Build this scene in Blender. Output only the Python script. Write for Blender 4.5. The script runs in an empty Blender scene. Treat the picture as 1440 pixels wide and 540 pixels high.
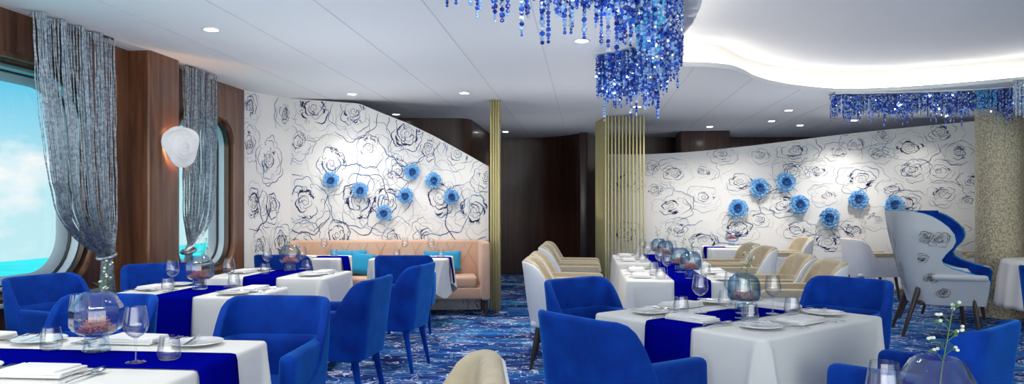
import bpy, bmesh, math, random
from math import sin, cos, pi, sqrt, exp
from mathutils import Vector, Matrix
C = bpy.context.scene.collection
F = 1035.0; HC = 1.32; CEIL = 2.70
TH = math.atan(104 / 1035.0)
CT, ST = cos(TH), sin(TH)

def W(x, z):                       # camera-frame metres (right, ahead) -> room axes
    return (x * CT - z * ST, x * ST + z * CT)
def at(px, z):                     # image column at a depth -> room axes
    return W((px - 720) / F * z, z)
def onh(px, py, h):                # pixel on the horizontal plane of height h
    z = (h - HC) * F / (292 - py)
    return at(px, z)

# ------------------------------------------------------------------ materials
def new_mat(name):
    m = bpy.data.materials.new(name); m.use_nodes = True
    nt = m.node_tree
    for n in list(nt.nodes): nt.nodes.remove(n)
    out = nt.nodes.new('ShaderNodeOutputMaterial')
    return m, nt, out
def N(nt, t, **kw):
    n = nt.nodes.new(t)
    for k, v in kw.items():
        if k.startswith('i_'): n.inputs[k[2:].replace('_', ' ')].default_value = v
        else: setattr(n, k, v)
    return n
def principled(name, col, rough=.5, metal=0, sheen=0, coat=0, spec=.5, noise=None, bump=None, trans=0, ior=1.45, emit=None, estr=0, sub=0):
    m, nt, out = new_mat(name)
    p = nt.nodes.new('ShaderNodeBsdfPrincipled')
    p.inputs['Base Color'].default_value = (*col, 1)
    p.inputs['Roughness'].default_value = rough
    p.inputs['Metallic'].default_value = metal
    p.inputs['Specular IOR Level'].default_value = spec
    p.inputs['Sheen Weight'].default_value = sheen
    if name.endswith('velvet'): p.inputs['Sheen Tint'].default_value = (.03, .36, 1, 1); p.inputs['Sheen Roughness'].default_value = .38
    p.inputs['Coat Weight'].default_value = coat
    p.inputs['Transmission Weight'].default_value = trans
    p.inputs['IOR'].default_value = ior
    if emit:
        p.inputs['Emission Color'].default_value = (*emit, 1); p.inputs['Emission Strength'].default_value = estr
    nt.links.new(p.outputs[0], out.inputs[0])
    tc = nt.nodes.new('ShaderNodeTexCoord')
    if noise:                       # (scale vec, colour2, lo, hi)
        mp = nt.nodes.new('ShaderNodeMapping'); mp.inputs['Scale'].default_value = noise[0]
        nt.links.new(tc.outputs['Object'], mp.inputs[0])
        no = N(nt, 'ShaderNodeTexNoise'); no.inputs['Scale'].default_value = 1; no.inputs['Detail'].default_value = 5
        nt.links.new(mp.outputs[0], no.inputs['Vector'])
        r = nt.nodes.new('ShaderNodeValToRGB')
        r.color_ramp.elements[0].position = noise[2]; r.color_ramp.elements[0].color = (*col, 1)
        r.color_ramp.elements[1].position = noise[3]; r.color_ramp.elements[1].color = (*noise[1], 1)
        nt.links.new(no.outputs['Fac'], r.inputs[0]); nt.links.new(r.outputs[0], p.inputs['Base Color'])
    if bump:                        # (scale, strength, distance)
        b = nt.nodes.new('ShaderNodeBump'); no = nt.nodes.new('ShaderNodeTexNoise')
        no.inputs['Scale'].default_value = bump[0]; no.inputs['Detail'].default_value = 3
        nt.links.new(tc.outputs['Object'], no.inputs['Vector'])
        b.inputs['Strength'].default_value = bump[1]; b.inputs['Distance'].default_value = bump[2]
        nt.links.new(no.outputs['Fac'], b.inputs['Height']); nt.links.new(b.outputs[0], p.inputs['Normal'])
    return m
def thin_glass(name, tint=(1, 1, 1), edge=(.55, .66, .8), refl=1.0, lo=.3):
    # thin-walled glass: clear face-on, darker and mirror-like towards grazing angles
    m, nt, out = new_mat(name)
    lw = nt.nodes.new('ShaderNodeLayerWeight'); lw.inputs['Blend'].default_value = lo
    mx = N(nt, 'ShaderNodeMixRGB'); mx.inputs[1].default_value = (*tint, 1); mx.inputs[2].default_value = (*edge, 1)
    nt.links.new(lw.outputs['Facing'], mx.inputs[0])
    tr = nt.nodes.new('ShaderNodeBsdfTransparent'); nt.links.new(mx.outputs[0], tr.inputs[0])
    gl = nt.nodes.new('ShaderNodeBsdfGlossy'); gl.inputs['Roughness'].default_value = .02
    gl.inputs['Color'].default_value = (1, 1, 1, 1)
    lf = nt.nodes.new('ShaderNodeLayerWeight'); lf.inputs['Blend'].default_value = .5
    pw_ = N(nt, 'ShaderNodeMath', operation='POWER'); pw_.inputs[1].default_value = 4; nt.links.new(lf.outputs['Facing'], pw_.inputs[0])
    mu = N(nt, 'ShaderNodeMath', operation='MULTIPLY_ADD'); mu.inputs[1].default_value = .55 * refl; mu.inputs[2].default_value = .035 * refl
    nt.links.new(pw_.outputs[0], mu.inputs[0])
    ms = nt.nodes.new('ShaderNodeMixShader')
    nt.links.new(mu.outputs[0], ms.inputs[0]); nt.links.new(tr.outputs[0], ms.inputs[1]); nt.links.new(gl.outputs[0], ms.inputs[2])
    nt.links.new(ms.outputs[0], out.inputs[0])
    return m
def emission(name, col, s):
    m, nt, out = new_mat(name)
    e = nt.nodes.new('ShaderNodeEmission'); e.inputs[0].default_value = (*col, 1); e.inputs[1].default_value = s
    nt.links.new(e.outputs[0], out.inputs[0]); return m
def wood(name, c1, c2, c3, rough=.32, scale=(14, 14, 1.1), coat=.25):
    m, nt, out = new_mat(name)
    p = nt.nodes.new('ShaderNodeBsdfPrincipled'); p.inputs['Roughness'].default_value = rough
    p.inputs['Coat Weight'].default_value = coat; p.inputs['Coat Roughness'].default_value = .15
    g = nt.nodes.new('ShaderNodeNewGeometry')
    mp = nt.nodes.new('ShaderNodeMapping'); mp.inputs['Scale'].default_value = scale
    nt.links.new(g.outputs['Position'], mp.inputs[0])
    n1 = nt.nodes.new('ShaderNodeTexNoise'); n1.inputs['Scale'].default_value = 1; n1.inputs['Detail'].default_value = 8
    n1.inputs['Roughness'].default_value = .62; n1.inputs['Distortion'].default_value = .6
    nt.links.new(mp.outputs[0], n1.inputs['Vector'])
    r = nt.nodes.new('ShaderNodeValToRGB'); cr = r.color_ramp
    cr.elements[0].position = .32; cr.elements[0].color = (*c1, 1)
    cr.elements[1].position = .72; cr.elements[1].color = (*c3, 1)
    e = cr.elements.new(.5); e.color = (*c2, 1)
    nt.links.new(n1.outputs['Fac'], r.inputs[0])
    # veneer leaves of slightly different tone, 0.35 m wide
    mp2 = nt.nodes.new('ShaderNodeMapping'); mp2.inputs['Scale'].default_value = (2.9, 2.9, .0001)
    nt.links.new(g.outputs['Position'], mp2.inputs[0])
    wn = N(nt, 'ShaderNodeTexVoronoi'); wn.inputs['Scale'].default_value = 1
    nt.links.new(mp2.outputs[0], wn.inputs['Vector'])
    hsv = nt.nodes.new('ShaderNodeHueSaturation')
    mr = nt.nodes.new('ShaderNodeMapRange'); mr.inputs['To Min'].default_value = .75; mr.inputs['To Max'].default_value = 1.25
    sp = nt.nodes.new('ShaderNodeSeparateColor'); nt.links.new(wn.outputs['Color'], sp.inputs[0])
    nt.links.new(sp.outputs[0], mr.inputs['Value']); nt.links.new(mr.outputs[0], hsv.inputs['Value'])
    nt.links.new(r.outputs[0], hsv.inputs['Color']); nt.links.new(hsv.outputs[0], p.inputs['Base Color'])
    nt.links.new(p.outputs[0], out.inputs[0]); return m
def carpet():
    m, nt, out = new_mat('woven_blue_carpet')
    p = nt.nodes.new('ShaderNodeBsdfPrincipled'); p.inputs['Roughness'].default_value = .95
    p.inputs['Specular IOR Level'].default_value = .1
    g = nt.nodes.new('ShaderNodeNewGeometry')
    def noise(scale, detail, dist, loc=(0, 0, 0), rough=.5):
        mp = nt.nodes.new('ShaderNodeMapping'); mp.inputs['Scale'].default_value = scale; mp.inputs['Location'].default_value = loc
        nt.links.new(g.outputs['Position'], mp.inputs[0])
        n = nt.nodes.new('ShaderNodeTexNoise'); n.inputs['Scale'].default_value = 1; n.inputs['Detail'].default_value = detail
        n.inputs['Distortion'].default_value = dist; n.inputs['Roughness'].default_value = rough
        nt.links.new(mp.outputs[0], n.inputs['Vector']); return n.outputs['Fac']
    def line(src, c, w, soft=None):
        a = N(nt, 'ShaderNodeMath', operation='SUBTRACT'); a.inputs[1].default_value = c; nt.links.new(src, a.inputs[0])
        b = N(nt, 'ShaderNodeMath', operation='ABSOLUTE'); nt.links.new(a.outputs[0], b.inputs[0])
        r = nt.nodes.new('ShaderNodeMapRange'); r.inputs['From Min'].default_value = w * .55; r.inputs['From Max'].default_value = w
        r.inputs['To Min'].default_value = 1; r.inputs['To Max'].default_value = 0
        nt.links.new(b.outputs[0], r.inputs['Value']); return r.outputs[0]
    def mul(a, b):
        n = N(nt, 'ShaderNodeMath', operation='MULTIPLY'); nt.links.new(a, n.inputs[0]); nt.links.new(b, n.inputs[1]); return n.outputs[0]
    def mx(a, b):
        n = N(nt, 'ShaderNodeMath', operation='MAXIMUM'); nt.links.new(a, n.inputs[0]); nt.links.new(b, n.inputs[1]); return n.outputs[0]
    def above(src, lo, hi):
        r = nt.nodes.new('ShaderNodeMapRange'); r.inputs['From Min'].default_value = lo; r.inputs['From Max'].default_value = hi
        nt.links.new(src, r.inputs['Value']); return r.outputs[0]
    base = noise((1.3, 2.6, 1), 6, 1.2, rough=.65)
    r = nt.nodes.new('ShaderNodeValToRGB'); cr = r.color_ramp
    cr.elements[0].position = .36; cr.elements[0].color = (.004, .014, .08, 1)
    cr.elements[1].position = .68; cr.elements[1].color = (.05, .33, .58, 1)
    for pos, c in ((.46, (.006, .04, .22)), (.54, (.012, .10, .36)), (.6, (.022, .18, .45))):
        e = cr.elements.new(pos); e.color = (*c, 1)
    nt.links.new(base, r.inputs[0])
    w1 = noise((1.35, 2.1, 1), 2.2, 2.4, (3, 1, 0)); w2 = noise((1.8, 2.7, 1), 2.2, 3.2, (9, 4, 0)); w3 = noise((1.1, 1.7, 1), 2.4, 2.8, (1, 7, 0))
    m1 = above(noise((1.7, 2.6, 1), 2, .5, (5, 5, 2)), .42, .46); m2 = above(noise((2.4, 2.9, 1), 2, .5, (8, 2, 7)), .46, .50)
    ln = mx(mx(mul(line(w1, .5, .0082), m1), mul(line(w2, .47, .009), m2)), mul(line(w3, .56, .008), m1))
    blot = mul(above(noise((9, 20, 1), 3, 1.5, (2, 2, 2)), .71, .73), m2)
    c = N(nt, 'ShaderNodeMixRGB'); c.inputs[2].default_value = (.72, .80, .93, 1)
    nt.links.new(mx(ln, blot), c.inputs[0]); nt.links.new(r.outputs[0], c.inputs[1])
    fine = noise((260, 260, 1), 2, 0)
    b = nt.nodes.new('ShaderNodeBump'); b.inputs['Strength'].default_value = .35; b.inputs['Distance'].default_value = .004
    nt.links.new(fine, b.inputs['Height']); nt.links.new(b.outputs[0], p.inputs['Normal'])
    nt.links.new(c.outputs[0], p.inputs['Base Color']); nt.links.new(p.outputs[0], out.inputs[0]); return m
def mosaic():
    m, nt, out = new_mat('gold_pebble_mosaic')
    p = nt.nodes.new('ShaderNodeBsdfPrincipled'); p.inputs['Roughness'].default_value = .42; p.inputs['Metallic'].default_value = .25
    tc = nt.nodes.new('ShaderNodeTexCoord')
    mp = nt.nodes.new('ShaderNodeMapping'); mp.inputs['Scale'].default_value = (1, 1, .62); nt.links.new(tc.outputs['Object'], mp.inputs[0])
    v = nt.nodes.new('ShaderNodeTexVoronoi'); v.inputs['Scale'].default_value = 58
    nt.links.new(mp.outputs[0], v.inputs['Vector'])
    r = nt.nodes.new('ShaderNodeValToRGB'); cr = r.color_ramp
    cr.elements[0].color = (.86, .79, .60, 1); cr.elements[1].color = (.42, .35, .22, 1); cr.elements[1].position = .75
    nt.links.new(v.outputs['Distance'], r.inputs[0]); nt.links.new(r.outputs[0], p.inputs['Base Color'])
    b = nt.nodes.new('ShaderNodeBump'); b.invert = True; b.inputs['Strength'].default_value = .8; b.inputs['Distance'].default_value = .012
    nt.links.new(v.outputs['Distance'], b.inputs['Height']); nt.links.new(b.outputs[0], p.inputs['Normal'])
    nt.links.new(p.outputs[0], out.inputs[0]); return m

M = dict(
    velvet=principled('royal_blue_velvet', (.0004, .026, .25), .85, sheen=.75, noise=((7, 7, 7), (.0008, .052, .40), .38, .68), bump=(130, .12, .002), spec=.2),
    cloth=principled('white_tablecloth_linen', (.80, .79, .76), .85, sheen=.2, bump=(220, .05, .001), spec=.2),
    runner=principled('deep_blue_runner_cloth', (.0008, .002, .23), .9, spec=.0),
    napkin=principled('white_napkin_linen', (.84, .83, .82), .8, bump=(260, .1, .001), spec=.2),
    porcelain=principled('white_porcelain', (.86, .86, .86), .15, coat=.5),
    steel=principled('polished_cutlery_steel', (.66, .69, .74), .16, metal=1),
    glass=thin_glass('clear_table_glass', (.99, .992, .995), (.60, .64, .70), 1.6, .22),
    vglass=thin_glass('pale_blue_vase_glass', (.955, .975, .99), (.42, .60, .78), 1.5, .3),
    bglass=thin_glass('blue_vase_glass', (.93, .975, .99), (.20, .46, .66), .9, .38),
    pane=thin_glass('window_glass', (.97, .985, .99), (.9, .95, .97), .5, .2),
    ceil=principled('white_ceiling_panels', (.78, .79, .80), .6, noise=((.5, .5, .5), (.75, .76, .78), .3, .7), spec=.3),
    cove=principled('white_cove_plaster', (.84, .83, .81), .7),
    seam=principled('grey_ceiling_joint', (.55, .56, .58), .7),
    paper=principled('white_wallpaper', (.80, .79, .77), .75, spec=.2, noise=((3, 3, 3), (.77, .76, .745), .3, .7)),
    ink=principled('navy_wallpaper_ink', (.006, .01, .09), .6), ink2=principled('teal_blue_wallpaper_ink', (.03, .13, .30), .6),
    ink3=principled('pale_grey_wallpaper_ink', (.40, .42, .48), .6),
    panel=wood('reddish_walnut_veneer', (.050, .018, .009), (.120, .045, .020), (.20, .082, .038)),
    dark=wood('dark_walnut_veneer', (.022, .009, .006), (.048, .019, .012), (.09, .036, .022), .35, (16, 16, .8)),
    legwood=wood('dark_leg_wood', (.022, .014, .010), (.05, .033, .024), (.075, .05, .037), .4, (30, 30, 3), .1),
    leather=principled('beige_pebbled_leather', (.47, .40, .285), .55, bump=(150, .5, .004), noise=((25, 25, 25), (.54, .465, .335), .35, .65)),
    white=principled('white_fluted_leather', (.78, .79, .80), .5, bump=(60, .05, .002)),
    shell=principled('grey_white_shell_fabric', (.52, .56, .60), .6, bump=(120, .06, .002)),
    pink=principled('blush_pink_upholstery', (.56, .36, .26), .7, sheen=.2, noise=((4, 4, 4), (.61, .40, .295), .35, .65)),
    teal=principled('turquoise_cushion_fabric', (.006, .27, .50), .8, sheen=.2, bump=(140, .15, .002)),
    gold=principled('champagne_gold_metal', (.50, .43, .20), .42, metal=.6, noise=((6, 6, .6), (.57, .50, .25), .35, .65)),
    bronze=principled('dark_bronze_frame', (.05, .03, .022), .3, metal=.5),
    grey=principled('grey_window_frame', (.40, .47, .52), .4),
    black=principled('black_rubber_gasket', (.012, .012, .014), .5),
    chain=principled('silver_grey_chain', (.42, .48, .54), .4, metal=.6, noise=((40, 40, 40), (.18, .22, .27), .4, .62)),
    mosaic=mosaic(), carpet=carpet(),
    b1=principled('navy_crystal', (.004, .02, .26), .08, coat=1, spec=.9), b2=principled('royal_blue_crystal', (.015, .10, .60), .08, coat=1, spec=.9),
    b3=principled('pale_blue_crystal', (.30, .52, .88), .06, coat=1, spec=1), b4=principled('clear_crystal', (.80, .86, .93), .05, metal=.5, coat=1),
    b5=principled('cyan_crystal', (.08, .50, .82), .06, coat=1, spec=1),
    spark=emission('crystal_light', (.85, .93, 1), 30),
    lens=emission('downlight_lens', (1, .97, .92), 22), led=emission('cove_led', (1, .93, .82), 16),
    rim=principled('white_lamp_rim', (.82, .82, .82), .4),
    lampglass=principled('frosted_white_lamp_glass', (.80, .82, .84), .35, emit=(1, .93, .86), estr=.10, coat=.3),
    bulb=emission('warm_bulb', (1, .50, .20), 70),
    petal=principled('blue_glass_petal', (.04, .24, .62), .12, coat=1, noise=((9, 9, 9), (.30, .60, .88), .40, .62)),
    petal2=principled('deep_blue_glass_petal', (.004, .02, .16), .12, coat=1, noise=((11, 11, 11), (.03, .18, .52), .4, .62)),
    petal3=principled('pale_blue_glass_petal', (.42, .70, .88), .12, coat=1, noise=((9, 9, 9), (.03, .16, .50), .42, .6)),
    coral=principled('dusty_pink_blossom', (.52, .17, .18), .7, noise=((60, 60, 60), (.72, .35, .34), .35, .65)),
    stem=principled('green_stem', (.10, .22, .06), .6), bloom=principled('white_blossom', (.82, .85, .72), .6),
    sea=principled('turquoise_sea', (.0, .78, .72), .5, noise=((.02, .05, 1), (.02, .9, .84), .4, .6), spec=.2),
    warm=principled('warm_beige_wall', (.60, .47, .38), .8), brass=principled('brass_skirting', (.42, .34, .17), .35, metal=.7),
)

# ------------------------------------------------------------------ mesh builder
class MB:
    def __init__(s): s.v = []; s.f = []; s.mi = []
    def add(s, vs, fs, mi=0, mat=None):
        b = len(s.v)
        s.v += [tuple(mat @ Vector(p)) if mat else tuple(p) for p in vs]
        s.f += [tuple(i + b for i in f) for f in fs]; s.mi += [mi] * len(fs); return s
    def box(s, c, d, mi=0, mat=None):
        x, y, z = c; a, b, e = d[0] / 2, d[1] / 2, d[2] / 2
        vs = [(x + i * a, y + j * b, z + k * e) for k in (-1, 1) for j in (-1, 1) for i in (-1, 1)]
        return s.add(vs, [(0, 2, 3, 1), (4, 5, 7, 6), (0, 1, 5, 4), (2, 6, 7, 3), (0, 4, 6, 2), (1, 3, 7, 5)], mi, mat)
    def rbox(s, c, d, r, seg=3, mi=0, mat=None, taper=None):
        bm = bmesh.new(); bmesh.ops.create_cube(bm, size=1)
        for v in bm.verts: v.co = Vector((v.co.x * d[0], v.co.y * d[1], v.co.z * d[2]))
        bmesh.ops.bevel(bm, geom=bm.edges[:], offset=min(r, min(d) * .49), segments=seg, profile=.5, affect='EDGES')
        bm.verts.index_update()
        vs = [Vector(v.co) for v in bm.verts]
        if taper: vs = [taper(v) for v in vs]
        vs = [v + Vector(c) for v in vs]
        fs = [tuple(v.index for v in f.verts) for f in bm.faces]; bm.free()
        return s.add(vs, fs, mi, mat)
    def lathe(s, prof, n=24, c=(0, 0, 0), mi=0, close=False, mat=None):
        vs = []; fs = []; k = len(prof)
        for i in range(n):
            a = 2 * pi * i / n
            for r, z in prof: vs.append((c[0] + r * cos(a), c[1] + r * sin(a), c[2] + z))
        for i in range(n):
            j = (i + 1) % n
            for q in range(k - 1): fs.append((i * k + q, j * k + q, j * k + q + 1, i * k + q + 1))
            if close: fs.append((i * k + k - 1, j * k + k - 1, j * k, i * k))
        return s.add(vs, fs, mi, mat)
    def cyl(s, c, r0, r1, h, n=16, mi=0, mat=None):
        return s.lathe([(.0001, 0), (r0, 0), (r1, h), (.0001, h)], n, c, mi, mat=mat)
    def tube(s, pts, rad, n=6, mi=0, cap=True, mat=None):
        pts = [Vector(p) for p in pts]; m = len(pts)
        rad = rad if hasattr(rad, '__len__') else [rad] * m
        vs = []; fs = []; up = None
        for i, p in enumerate(pts):
            t = (pts[min(i + 1, m - 1)] - pts[max(i - 1, 0)])
            t = t.normalized() if t.length > 1e-9 else Vector((0, 0, 1))
            if up is None: up = Vector((1, 0, 0)) if abs(t.x) < .8 else Vector((0, 1, 0))
            u = (up - t * up.dot(t)).normalized(); w = t.cross(u); up = u
            for k in range(n):
                a = 2 * pi * k / n; vs.append(p + (u * cos(a) + w * sin(a)) * rad[i])
        for i in range(m - 1):
            for k in range(n):
                l = (k + 1) % n; fs.append((i * n + k, i * n + l, (i + 1) * n + l, (i + 1) * n + k))
        if cap: fs += [tuple(range(n))[::-1], tuple((m - 1) * n + k for k in range(n))]
        return s.add(vs, fs, mi, mat)
    def grid(s, rows, closeu=False, closev=False, mi=0, mat=None):
        a = len(rows); b = len(rows[0]); vs = [p for r in rows for p in r]; fs = []
        for i in range(a if closeu else a - 1):
            for j in range(b if closev else b - 1):
                i2 = (i + 1) % a; j2 = (j + 1) % b
                fs.append((i * b + j, i * b + j2, i2 * b + j2, i2 * b + j))
        return s.add(vs, fs, mi, mat)
    def build(s, name, mats, parent=None, smooth=True, angle=None, loc=None, rz=0):
        me = bpy.data.meshes.new(name); me.from_pydata(s.v, [], s.f); 
        for m in (mats if isinstance(mats, (list, tuple)) else [mats]): me.materials.append(m)
        me.polygons.foreach_set('material_index', s.mi)
        bm = bmesh.new(); bm.from_mesh(me); bmesh.ops.recalc_face_normals(bm, faces=bm.faces)
        if smooth and angle is None: angle = 40
        if smooth:
            for e in bm.edges:
                if len(e.link_faces) == 2 and e.calc_face_angle(0) > math.radians(angle): e.smooth = False
        bm.to_mesh(me); bm.free()
        if smooth: me.polygons.foreach_set('use_smooth', [True] * len(me.polygons))
        me.update()
        o = bpy.data.objects.new(name, me); C.objects.link(o)
        if parent: o.parent = parent
        if loc: o.location = loc
        o.rotation_euler.z = rz
        return o

def tag(o, label=None, cat=None, group=None, kind=None):
    if label: o['label'] = label
    if cat: o['category'] = cat
    if group: o['group'] = group
    if kind: o['kind'] = kind
    return o
def thing(name, label, cat, loc=(0, 0, 0), rz=0, group=None, kind=None):
    o = bpy.data.objects.new(name, None); C.objects.link(o); o.location = loc; o.rotation_euler.z = rz
    o.empty_display_size = .1
    return tag(o, label, cat, group, kind)
KIDS = {}
def copy_tree(o, label=None, loc=None, rz=None, group=None, parent=None):
    c = o.copy(); C.objects.link(c)
    if parent: c.parent = parent
    for ch in list(o.children): copy_tree(ch, parent=c)
    if label: c['label'] = label
    if loc is not None: c.location = loc
    if rz is not None: c.rotation_euler.z = rz
    if group: c['group'] = group
    return c
class Proto:                      # first use moves the prototype, later uses copy it
    def __init__(s, make): s.make = make; s.o = None
    def put(s, label, loc, rz, group=None):
        if s.o is None:
            s.o = s.make(); o = s.o; o.location = loc; o.rotation_euler.z = rz; o['label'] = label
            if group: o['group'] = group
            return o
        return copy_tree(s.o, label, loc, rz, group)
def interp(tab, x):
    if x <= tab[0][0]: return tab[0][1]
    for (a, p), (b, q) in zip(tab, tab[1:]):
        if x <= b:
            t = (x - a) / (b - a); t2 = t * t * (3 - 2 * t) * .35 + t * .65
            return p + (q - p) * t2
    return tab[-1][1]
# ================================================================== ROOM
def struct(o): o['kind'] = 'structure'; return o
fl = MB(); fl.add([(-4.2, -3, 0), (10, -3, 0), (10, 16, 0), (-4.2, 16, 0), (-4.2, -3, -.1), (10, -3, -.1), (10, 16, -.1), (-4.2, 16, -.1)],
    [(0, 1, 2, 3), (4, 7, 6, 5), (0, 4, 5, 1), (1, 5, 6, 2), (2, 6, 7, 3), (3, 7, 4, 0)])
struct(fl.build('floor', M['carpet'], smooth=False))

# ---- lower ceiling with the wavy edge of the light cove
edge_px = [(955, 93), (985, 93.5), (1010, 95), (1032, 98), (1047, 104), (1060, 112), (1085, 119), (1120, 125), (1170, 129.5), (1230, 129), (1300, 125), (1370, 119.5), (1440, 113)]
edge = [W(1.35, 0.5), W(1.05, 1.6), W(.98, 2.6), W(1.05, 3.6), W(1.17, 4.4), W(1.28, 4.95), W(1.36, 5.5), W(1.36, 6.0), W(1.35, 6.5), W(1.42, 6.95)]
edge += [onh(x, y, CEIL) for x, y in edge_px]
def chaikin(p, n=2):
    for _ in range(n):
        q = [p[0]]
        for a, b in zip(p, p[1:]):
            q += [(a[0] * .75 + b[0] * .25, a[1] * .75 + b[1] * .25), (a[0] * .25 + b[0] * .75, a[1] * .25 + b[1] * .75)]
        p = q + [p[-1]]
    return p
edge = chaikin(edge)
edge = [(edge[0][0] + 3, -1.2), (edge[0][0] + .6, -.9)] + edge
edge += [(edge[-1][0] + .9, edge[-1][1] - .35), (10, edge[-1][1] - .8)]
outer = [(10, 16), (-4.2, 16), (-4.2, -3), (edge[0][0], -3)]
poly = edge + outer; n = len(poly)
cb = MB(); LIP = .045
cb.add([(x, y, CEIL) for x, y in poly] + [(x, y, CEIL + LIP) for x, y in poly],
       [tuple(range(n)), tuple(range(n, 2 * n))[::-1]] + [(i, (i + 1) % n, n + (i + 1) % n, n + i) for i in range(n)])
ceil = struct(cb.build('ceiling', M['ceil'], smooth=False))
# joints between ceiling panels, sunk flush into the ceiling plane
jb = MB()
for k in range(-5, 7):
    X = -.37 + .715 * k
    ys = [-3]; 
    # the joint stops where the cove opens
    cross = []
    for (x0, y0), (x1, y1) in zip(edge, edge[1:]):
        if (x0 - X) * (x1 - X) < 0: cross.append(y0 + (y1 - y0) * (X - x0) / (x1 - x0))
    y0 = max(cross) + .05 if cross else -2.9
    jb.box((X, (y0 + 15.9) / 2, CEIL - .0005), (.007, 15.9 - y0, .003))
struct(jb.build('trim_1', M['seam'], smooth=False))
def offset(pts, d):
    out = []
    for i, p in enumerate(pts):
        a = pts[max(i - 1, 0)]; b = pts[min(i + 1, len(pts) - 1)]
        t = Vector((b[0] - a[0], b[1] - a[1])).normalized()
        out.append((p[0] - t.y * d, p[1] + t.x * d))
    return out
ris = offset(edge[2:-1], .17); rb = MB()
rb.grid([[(x, y, CEIL + LIP) for x, y in ris], [(x, y, 2.98) for x, y in ris]])
rb.grid([[(x, y, CEIL + LIP) for x, y in offset(edge[2:-1], .19)], [(x, y, 2.98) for x, y in offset(edge[2:-1], .19)]])
struct(rb.build('trim_2', M['cove']))
ub = MB(); ub.box((3, 6.5, 3.0), (14.4, 19, .04)); struct(ub.build('ceiling.001', M['ceil'], smooth=False))
led = offset(edge[2:-1], .10)
tb = MB(); tb.tube([(x, y, CEIL + LIP + .012) for x, y in led], .009, 6)
strip = tb.build('cove_light_strip', M['led'])
tag(strip, 'thin warm light strip hidden along the wavy ceiling cove', 'light')

# ---- left wall with rounded windows
WX = -4.0
def rrect(y0, y1, z0, z1, r, n=8):
    pts = []
    for cy, cz, a0 in ((y1 - r, z1 - r, 0), (y0 + r, z1 - r, 90), (y0 + r, z0 + r, 180), (y1 - r, z0 + r, 270)):
        for k in range(n + 1):
            a = math.radians(a0 + 90 * k / n); pts.append((cy + r * cos(a), cz + r * sin(a)))
    return pts
wins = [(3.10, 5.62, .70, 2.36, .42), (6.86, 8.01, .66, 2.30, .30), (.1, 2.7, .76, 2.30, .42)]
wl = MB(); cuts = [-3, -.15, 2.9, 5.9, 6.7, 8.3]
def solid(y0, y1):
    wl.add([(WX, y0, 0), (WX, y1, 0), (WX, y1, CEIL), (WX, y0, CEIL)], [(0, 1, 2, 3)])
solid(-3, -.15); solid(5.9, 6.7)
for (a, b), w in (((-.15, 2.9), wins[2]), ((2.9, 5.9), wins[0]), ((6.7, 8.3), wins[1])):
    h = rrect(*w); cy, cz = (w[0] + w[1]) / 2, (w[2] + w[3]) / 2; o = []
    for y, z in h:
        dy, dz = y - cy, z - cz
        ts = []
        if dy > 1e-6: ts.append((b - cy) / dy)
        if dy < -1e-6: ts.append((a - cy) / dy)
        if dz > 1e-6: ts.append((CEIL - cz) / dz)
        if dz < -1e-6: ts.append((0 - cz) / dz)
        t = min(ts); o.append((cy + dy * t, cz + dz * t))
    # snap the nearest projected point onto each corner
    for c in ((a, 0), (b, 0), (a, CEIL), (b, CEIL)):
        i = min(range(len(o)), key=lambda i: (o[i][0] - c[0]) ** 2 + (o[i][1] - c[1]) ** 2); o[i] = c
    wl.grid([[(WX, y, z) for y, z in h], [(WX, y, z) for y, z in o]], closev=True)
wl.box((WX - .28, -1.6, 1.35), (.02, 2.8, 2.7)); wl.box((WX - .28, 6.28, 1.35), (.02, .7, 2.7))
struct(wl.build('wall_left', M['panel'], smooth=False))
def window(idx, w, lite=False):
    y0, y1, z0, z1, r = w
    root = thing('window_%d' % idx, None, None, (WX, (y0 + y1) / 2, z0)); struct(root)
    oy, oz = (y0 + y1) / 2, z0
    def ring(prof, name, mt):
        rows = []
        for k, dx in prof:
            rows.append([(dx, y - oy, z - oz) for y, z in rrect(y0 + k, y1 - k, z0 + k, z1 - k, max(.05, r - k))])
        return MB().grid(rows, closev=True).build(name, mt, root, angle=50)
    ring([(-.035, -.002), (-.035, .022), (-.012, .026), (0, .012), (0, -.035), (.018, -.04)], 'window_casing', M['panel'])
    ring([(.018, -.04), (.020, -.028), (.038, -.028), (.040, -.075)], 'window_frame', M['bronze'])
    ring([(.040, -.075), (.050, -.075), (.053, -.14)], 'window_frame', M['grey'])
    ring([(.053, -.14), (.063, -.14), (.066, -.16)], 'window_gasket', M['black'])
    ring([(.066, -.16), (.105, -.19), (.120, -.225)], 'window_frame', M['grey'])
    p = [(-.222, y - oy, z - oz) for y, z in rrect(y0 + .117, y1 - .117, z0 + .117, z1 - .117, r - .11)]
    q = [(-.228, b, c) for a, b, c in p]; m = len(p)
    MB().add(p + q, [tuple(range(m)), tuple(range(m, 2 * m))[::-1]]).build('window_pane', M['pane'], root, smooth=False)
for i, w in enumerate(wins): window(i + 1, w)
# blind outer skin beyond the windows so daylight only comes through the openings
# pilaster between the windows
def rounded_poly(y0, y1, x0, x1, r, n=8, r2=None):      # plan outline, rounded on the room side
    pts = [(x0, y0)]
    for k in range(n + 1):
        a = -pi / 2 + pi / 2 * k / n; pts.append((x1 - r + r * cos(a), y0 + r + r * sin(a)))
    r = r2 or r
    for k in range(n + 1):
        a = pi / 2 * k / n; pts.append((x1 - r + r * cos(a), y1 - r + r * sin(a)))
    pts.append((x0, y1)); return pts
pl = rounded_poly(6.10, 6.68, -4.02, -3.80, .03, 10, .16)
struct(MB().grid([[(x, y, 0) for x, y in pl], [(x, y, CEIL) for x, y in pl]]).build('wall_pilaster', M['panel'], angle=50))
# ledge under the windows
struct(MB().rbox((WX + .02, 4.3, .645), (.05, 3.0, .03), .008).build('trim_3', M['grey']))

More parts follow.
